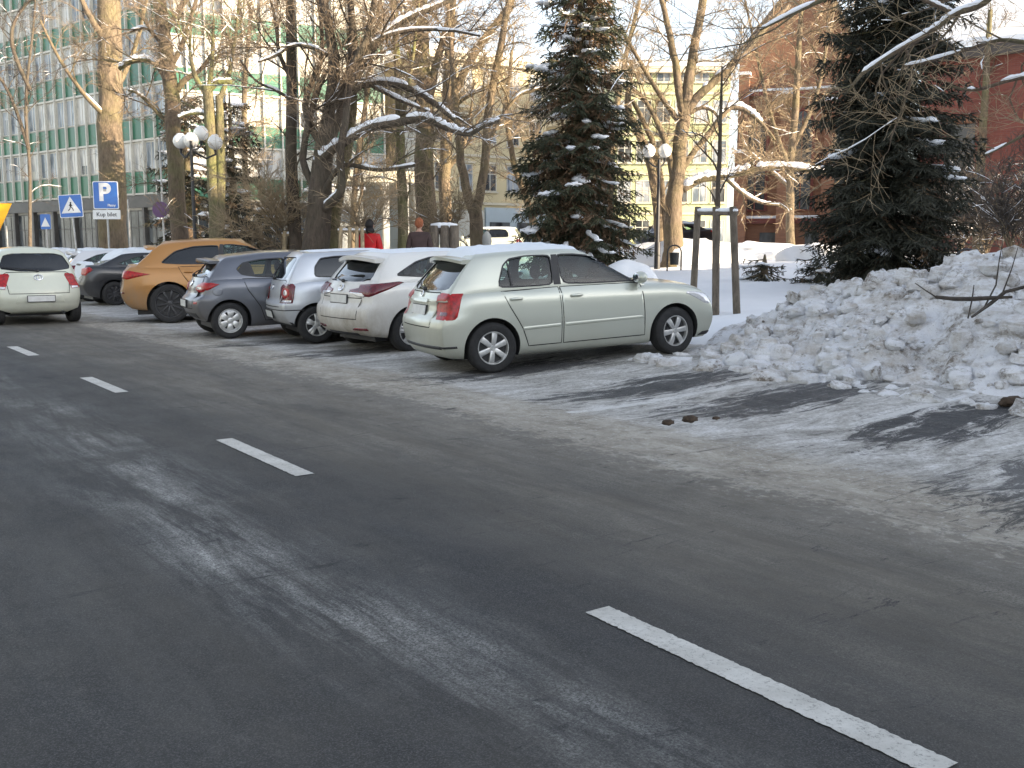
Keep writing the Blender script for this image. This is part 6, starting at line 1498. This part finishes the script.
def person(px, d, rz, coat, head, label, hood):
    b = gp(px, d); r = empty('person', b, rz, label=label, cat='person')
    hands = []
    V = [(0, 0, .95), (0, 0, 1.15), (0, 0, 1.38), (0, 0, 1.50), (0, -.01, 1.60)]; E = [(0, 1), (1, 2), (2, 3), (3, 4)]; Rr = [(.16, .11), (.15, .11), (.17, .11), (.06, .06), (.055, .06)]
    for sx in (-1, 1):
        i = len(V); V += [(sx * .18, 0, 1.42), (sx * .24, .02, 1.14), (sx * .25, -.06, .90), (sx * .25, -.09, .80)]; E += [(2, i), (i, i + 1), (i + 1, i + 2), (i + 2, i + 3)]; Rr += [.065, .05, .038, .035]
        for k, (fx, fl) in enumerate(((-.03, .075), (-.01, .085), (.01, .08), (.028, .065))):
            j = len(V); V += [(sx * .25, -.09 - fx, .745), (sx * .245, -.095 - fx, .745 - fl * .5), (sx * .235, -.10 - fx, .745 - fl)]; E += [(i + 3, j), (j, j + 1), (j + 1, j + 2)]; Rr += [.012, .010, .008]
        j = len(V); V += [(sx * .235, -.125, .78), (sx * .225, -.15, .745)]; E += [(i + 3, j), (j, j + 1)]; Rr += [.013, .010]
        i = len(V); V += [(sx * .09, 0, .86), (sx * .10, -.02 * sx, .48), (sx * .10, .03, .10), (sx * .11, -.12, .035)]; E += [(0, i), (i, i + 1), (i + 1, i + 2), (i + 2, i + 3)]; Rr += [.085, .06, .042, (.04, .03)]
    body = skin_obj('body', V, E, Rr, M['skin'], r)
    hm = MB(); hm.ball((0, -.02, 1.68), .115, 18, 14, (.82, .95, 1.12)); hm.ball((0, -.135, 1.665), .018, 8, 6, (.8, 1, 1.5))
    for sx in (-1, 1): hm.ball((sx * .095, -.01, 1.67), .028, 8, 6, (.4, .8, 1.2)); hm.ball((sx * .036, -.122, 1.70), .012, 8, 6)
    hm.ball((0, -.118, 1.618), .022, 8, 5, (1.2, .4, .35))
    bm = bmesh.new(); bm.from_mesh(body.data); bmt = hm.mesh('h', M['skin'], True, 180); bm.from_mesh(bmt); bm.to_mesh(body.data); bm.free()
    hr = MB(); hr.ball((0, .012, 1.71), .125, 18, 12, (.86, .93, 1.06), .15); 
    if hood: hr.ball((0, .04, 1.56), .12, 14, 10, (1.15, .9, .7), .2)
    hr.build('hair' if hood else 'hat', head, r, ang=180)
    C = [(0, 0, .86), (0, 0, 1.12), (0, .005, 1.36), (0, .01, 1.50)]; CE = [(0, 1), (1, 2), (2, 3)]; CR = [(.21, .16), (.20, .15), (.21, .145), (.09, .09)]
    for sx in (-1, 1):
        i = len(C); C += [(sx * .20, .01, 1.41), (sx * .265, .02, 1.14), (sx * .262, -.05, .90)]; CE += [(2, i), (i, i + 1), (i + 1, i + 2)]; CR += [.095, .075, .06]
    skin_obj('jacket', C, CE, CR, coat, r)
    Tn = [(0, 0, .90)]; TE = []; TR = [(.17, .12)]
    for sx in (-1, 1): i = len(Tn); Tn += [(sx * .09, 0, .80), (sx * .10, -.02 * sx, .48), (sx * .10, .03, .08)]; TE += [(0, i), (i, i + 1), (i + 1, i + 2)]; TR += [.10, .075, .06]
    skin_obj('trousers', Tn, TE, TR, M['trousers'], r)
    for sx in (-1, 1): mb = MB(); mb.ball((sx * .11, -.06, .04), .13, 12, 8, (.42, 1, .45)); mb.build('shoe', M['black'], r, ang=180)
person(371, 24.5, R(170), M['redcoat'], M['hairdark'], 'person in a red jacket with dark hair seen from behind', True)
person(420, 24.5, R(188), M['darkcoat'], M['hatrust'], 'person in a dark coat and rust brown hat seen from behind', False)
# ---------------------------------------------------------------- cars placed
def put(S, n=None, **k): pass
def on(x, y): return pz(NA(x, y)[0])
c1 = place(make_car(COROLLA, 'parked_car'), -.545, 12.93, R(23.5), .004, R(2.8), 'silver green hatchback with snowy roof, nearest of the parked row')
c2 = place(make_car(AURIS, 'parked_car'), -1.98, 15.35, R(37), .01, R(1.8), 'dirty white hatchback with dark wing shaped tail lights, second nearest')
c3 = place(make_car(POLO, 'parked_car'), -3.45, 16.8, R(24), .01, R(1.8), 'small silver hatchback with round tail lamps between white and grey cars')
c4 = place(make_car(CLIO, 'parked_car'), -5.12, 17.6, R(27), .01, R(1.6), 'dark grey hatchback with silver wheel covers and red almond tail light')
c5 = place(make_car(Q8, 'parked_car'), -7.25, 21.4, R(16), .01, R(1.0), 'large orange suv coupe with black wheels')
c6 = place(make_car(MICRA, 'driving_car'), -9.40 - .593 * .56, 20.0 + .805 * .56, R(127.5), .01, 0, 'pale cream green small car driving away in the lane', 'cars on the road')
c7 = place(make_car(CIVIC, 'parked_car'), -11.0, 27.3, R(34), .01, 0, 'low black hatchback with thick snow on roof and bonnet')
def copy_car(src, x, y, h, label, body=None):
    c = copy_tree(src); place(c, x, y, h, .01, 0, label)
    if body:
        for ch in c.children:
            if ch.type == 'MESH' and ch.data.materials and ch.data.materials[0] and ch.data.materials[0].name.startswith('paint'):
                ch.data = ch.data.copy(); ch.data.materials[0] = body
                for g in ch.children:
                    if g.data and g.data.materials and g.data.materials[0] and g.data.materials[0].name.startswith('paint'): g.data = g.data.copy(); g.data.materials[0] = body
    return c
xy = XY(7.6, 24.7); copy_car(c4, xy[0], xy[1], R(33), 'dark dirty hatchback mostly hidden by the orange car', M['p_dark'])
xy = XY(7.4, 31.0); copy_car(c2, xy[0], xy[1], R(30), 'white car behind the snow covered black hatchback', M['p_pearl'])
xy = XY(7.6, 34.4); copy_car(c7, xy[0], xy[1], R(32), 'snow covered car seen just over the driving car roof', M['p_silver'])
xy = XY(7.6, 39.0); copy_car(c7, xy[0], xy[1], R(32), 'farther snow covered car above the left of the driving car', M['p_pearl'])
xy = XY(7.6, 42.6); copy_car(c7, xy[0], xy[1], R(32), 'last snow covered car of the far parked row', M['p_grey'])
p = gp(512, 42); c = copy_car(c3, p.x, p.y, R(170), 'pale cream car parked before the blue grey shopfront', M['p_cream']); c.location.z = p.z - .05; c['group'] = 'cars parked beyond the park'
p = gp(697, 58); c = copy_car(c7, p.x, p.y, R(185), 'dark car parked below the yellow green flats', M['p_dark']); c.location.z = p.z + .1; c['group'] = 'cars parked beyond the park'
p = gp(652, 58); c = copy_car(c4, p.x, p.y, R(5), 'grey car parked left of the forked tree base', M['p_grey']); c.location.z = p.z + .1; c['group'] = 'cars parked beyond the park'
# ---------------------------------------------------------------- light, camera
w = bpy.data.worlds.new('World'); scene.world = w; w.use_nodes = True; nt = w.node_tree
SD = Vector((.90, -.43, 0)).normalized(); EL = R(18)
sky = nt.nodes.new('ShaderNodeTexSky'); sky.sky_type = 'NISHITA'; sky.sun_disc = False; sky.sun_elevation = EL
sky.sun_rotation = math.atan2(SD.x, SD.y); sky.air_density = 1.0; sky.dust_density = 1.2; sky.ozone_density = 1.5
hs = nt.nodes.new('ShaderNodeHueSaturation'); hs.inputs['Saturation'].default_value = .48; nt.links.new(sky.outputs[0], hs.inputs['Color']); nt.links.new(hs.outputs[0], nt.nodes['Background'].inputs[0]); nt.nodes['Background'].inputs[1].default_value = .13
L_ = bpy.data.lights.new('sun', 'SUN'); L_.energy = 5.0; L_.angle = R(.6); L_.color = (1, .80, .56); so = bpy.data.objects.new('sun', L_); COL.objects.link(so)
tosun = Vector((SD.x * math.cos(EL), SD.y * math.cos(EL), math.sin(EL))); so.rotation_euler = tosun.to_track_quat('Z', 'Y').to_euler(); so.location = (20, -20, 40)
cam = bpy.data.cameras.new('camera'); co = bpy.data.objects.new('camera', cam); COL.objects.link(co); scene.camera = co
co.location = (0, 0, CH); co.rotation_euler = (R(90) - PIT, 0, 0); cam.sensor_width = 36; cam.lens = 36 * FPX / 1024; cam.clip_end = 5000; cam.clip_start = .05
scene.view_settings.view_transform = 'Standard'; scene.view_settings.look = 'None'; scene.view_settings.exposure = 1.75; scene.view_settings.gamma = 1; scene.view_settings.use_curve_mapping = False
scene.cycles.max_bounces = 6; scene.cycles.transparent_max_bounces = 12; scene.cycles.use_denoising = True
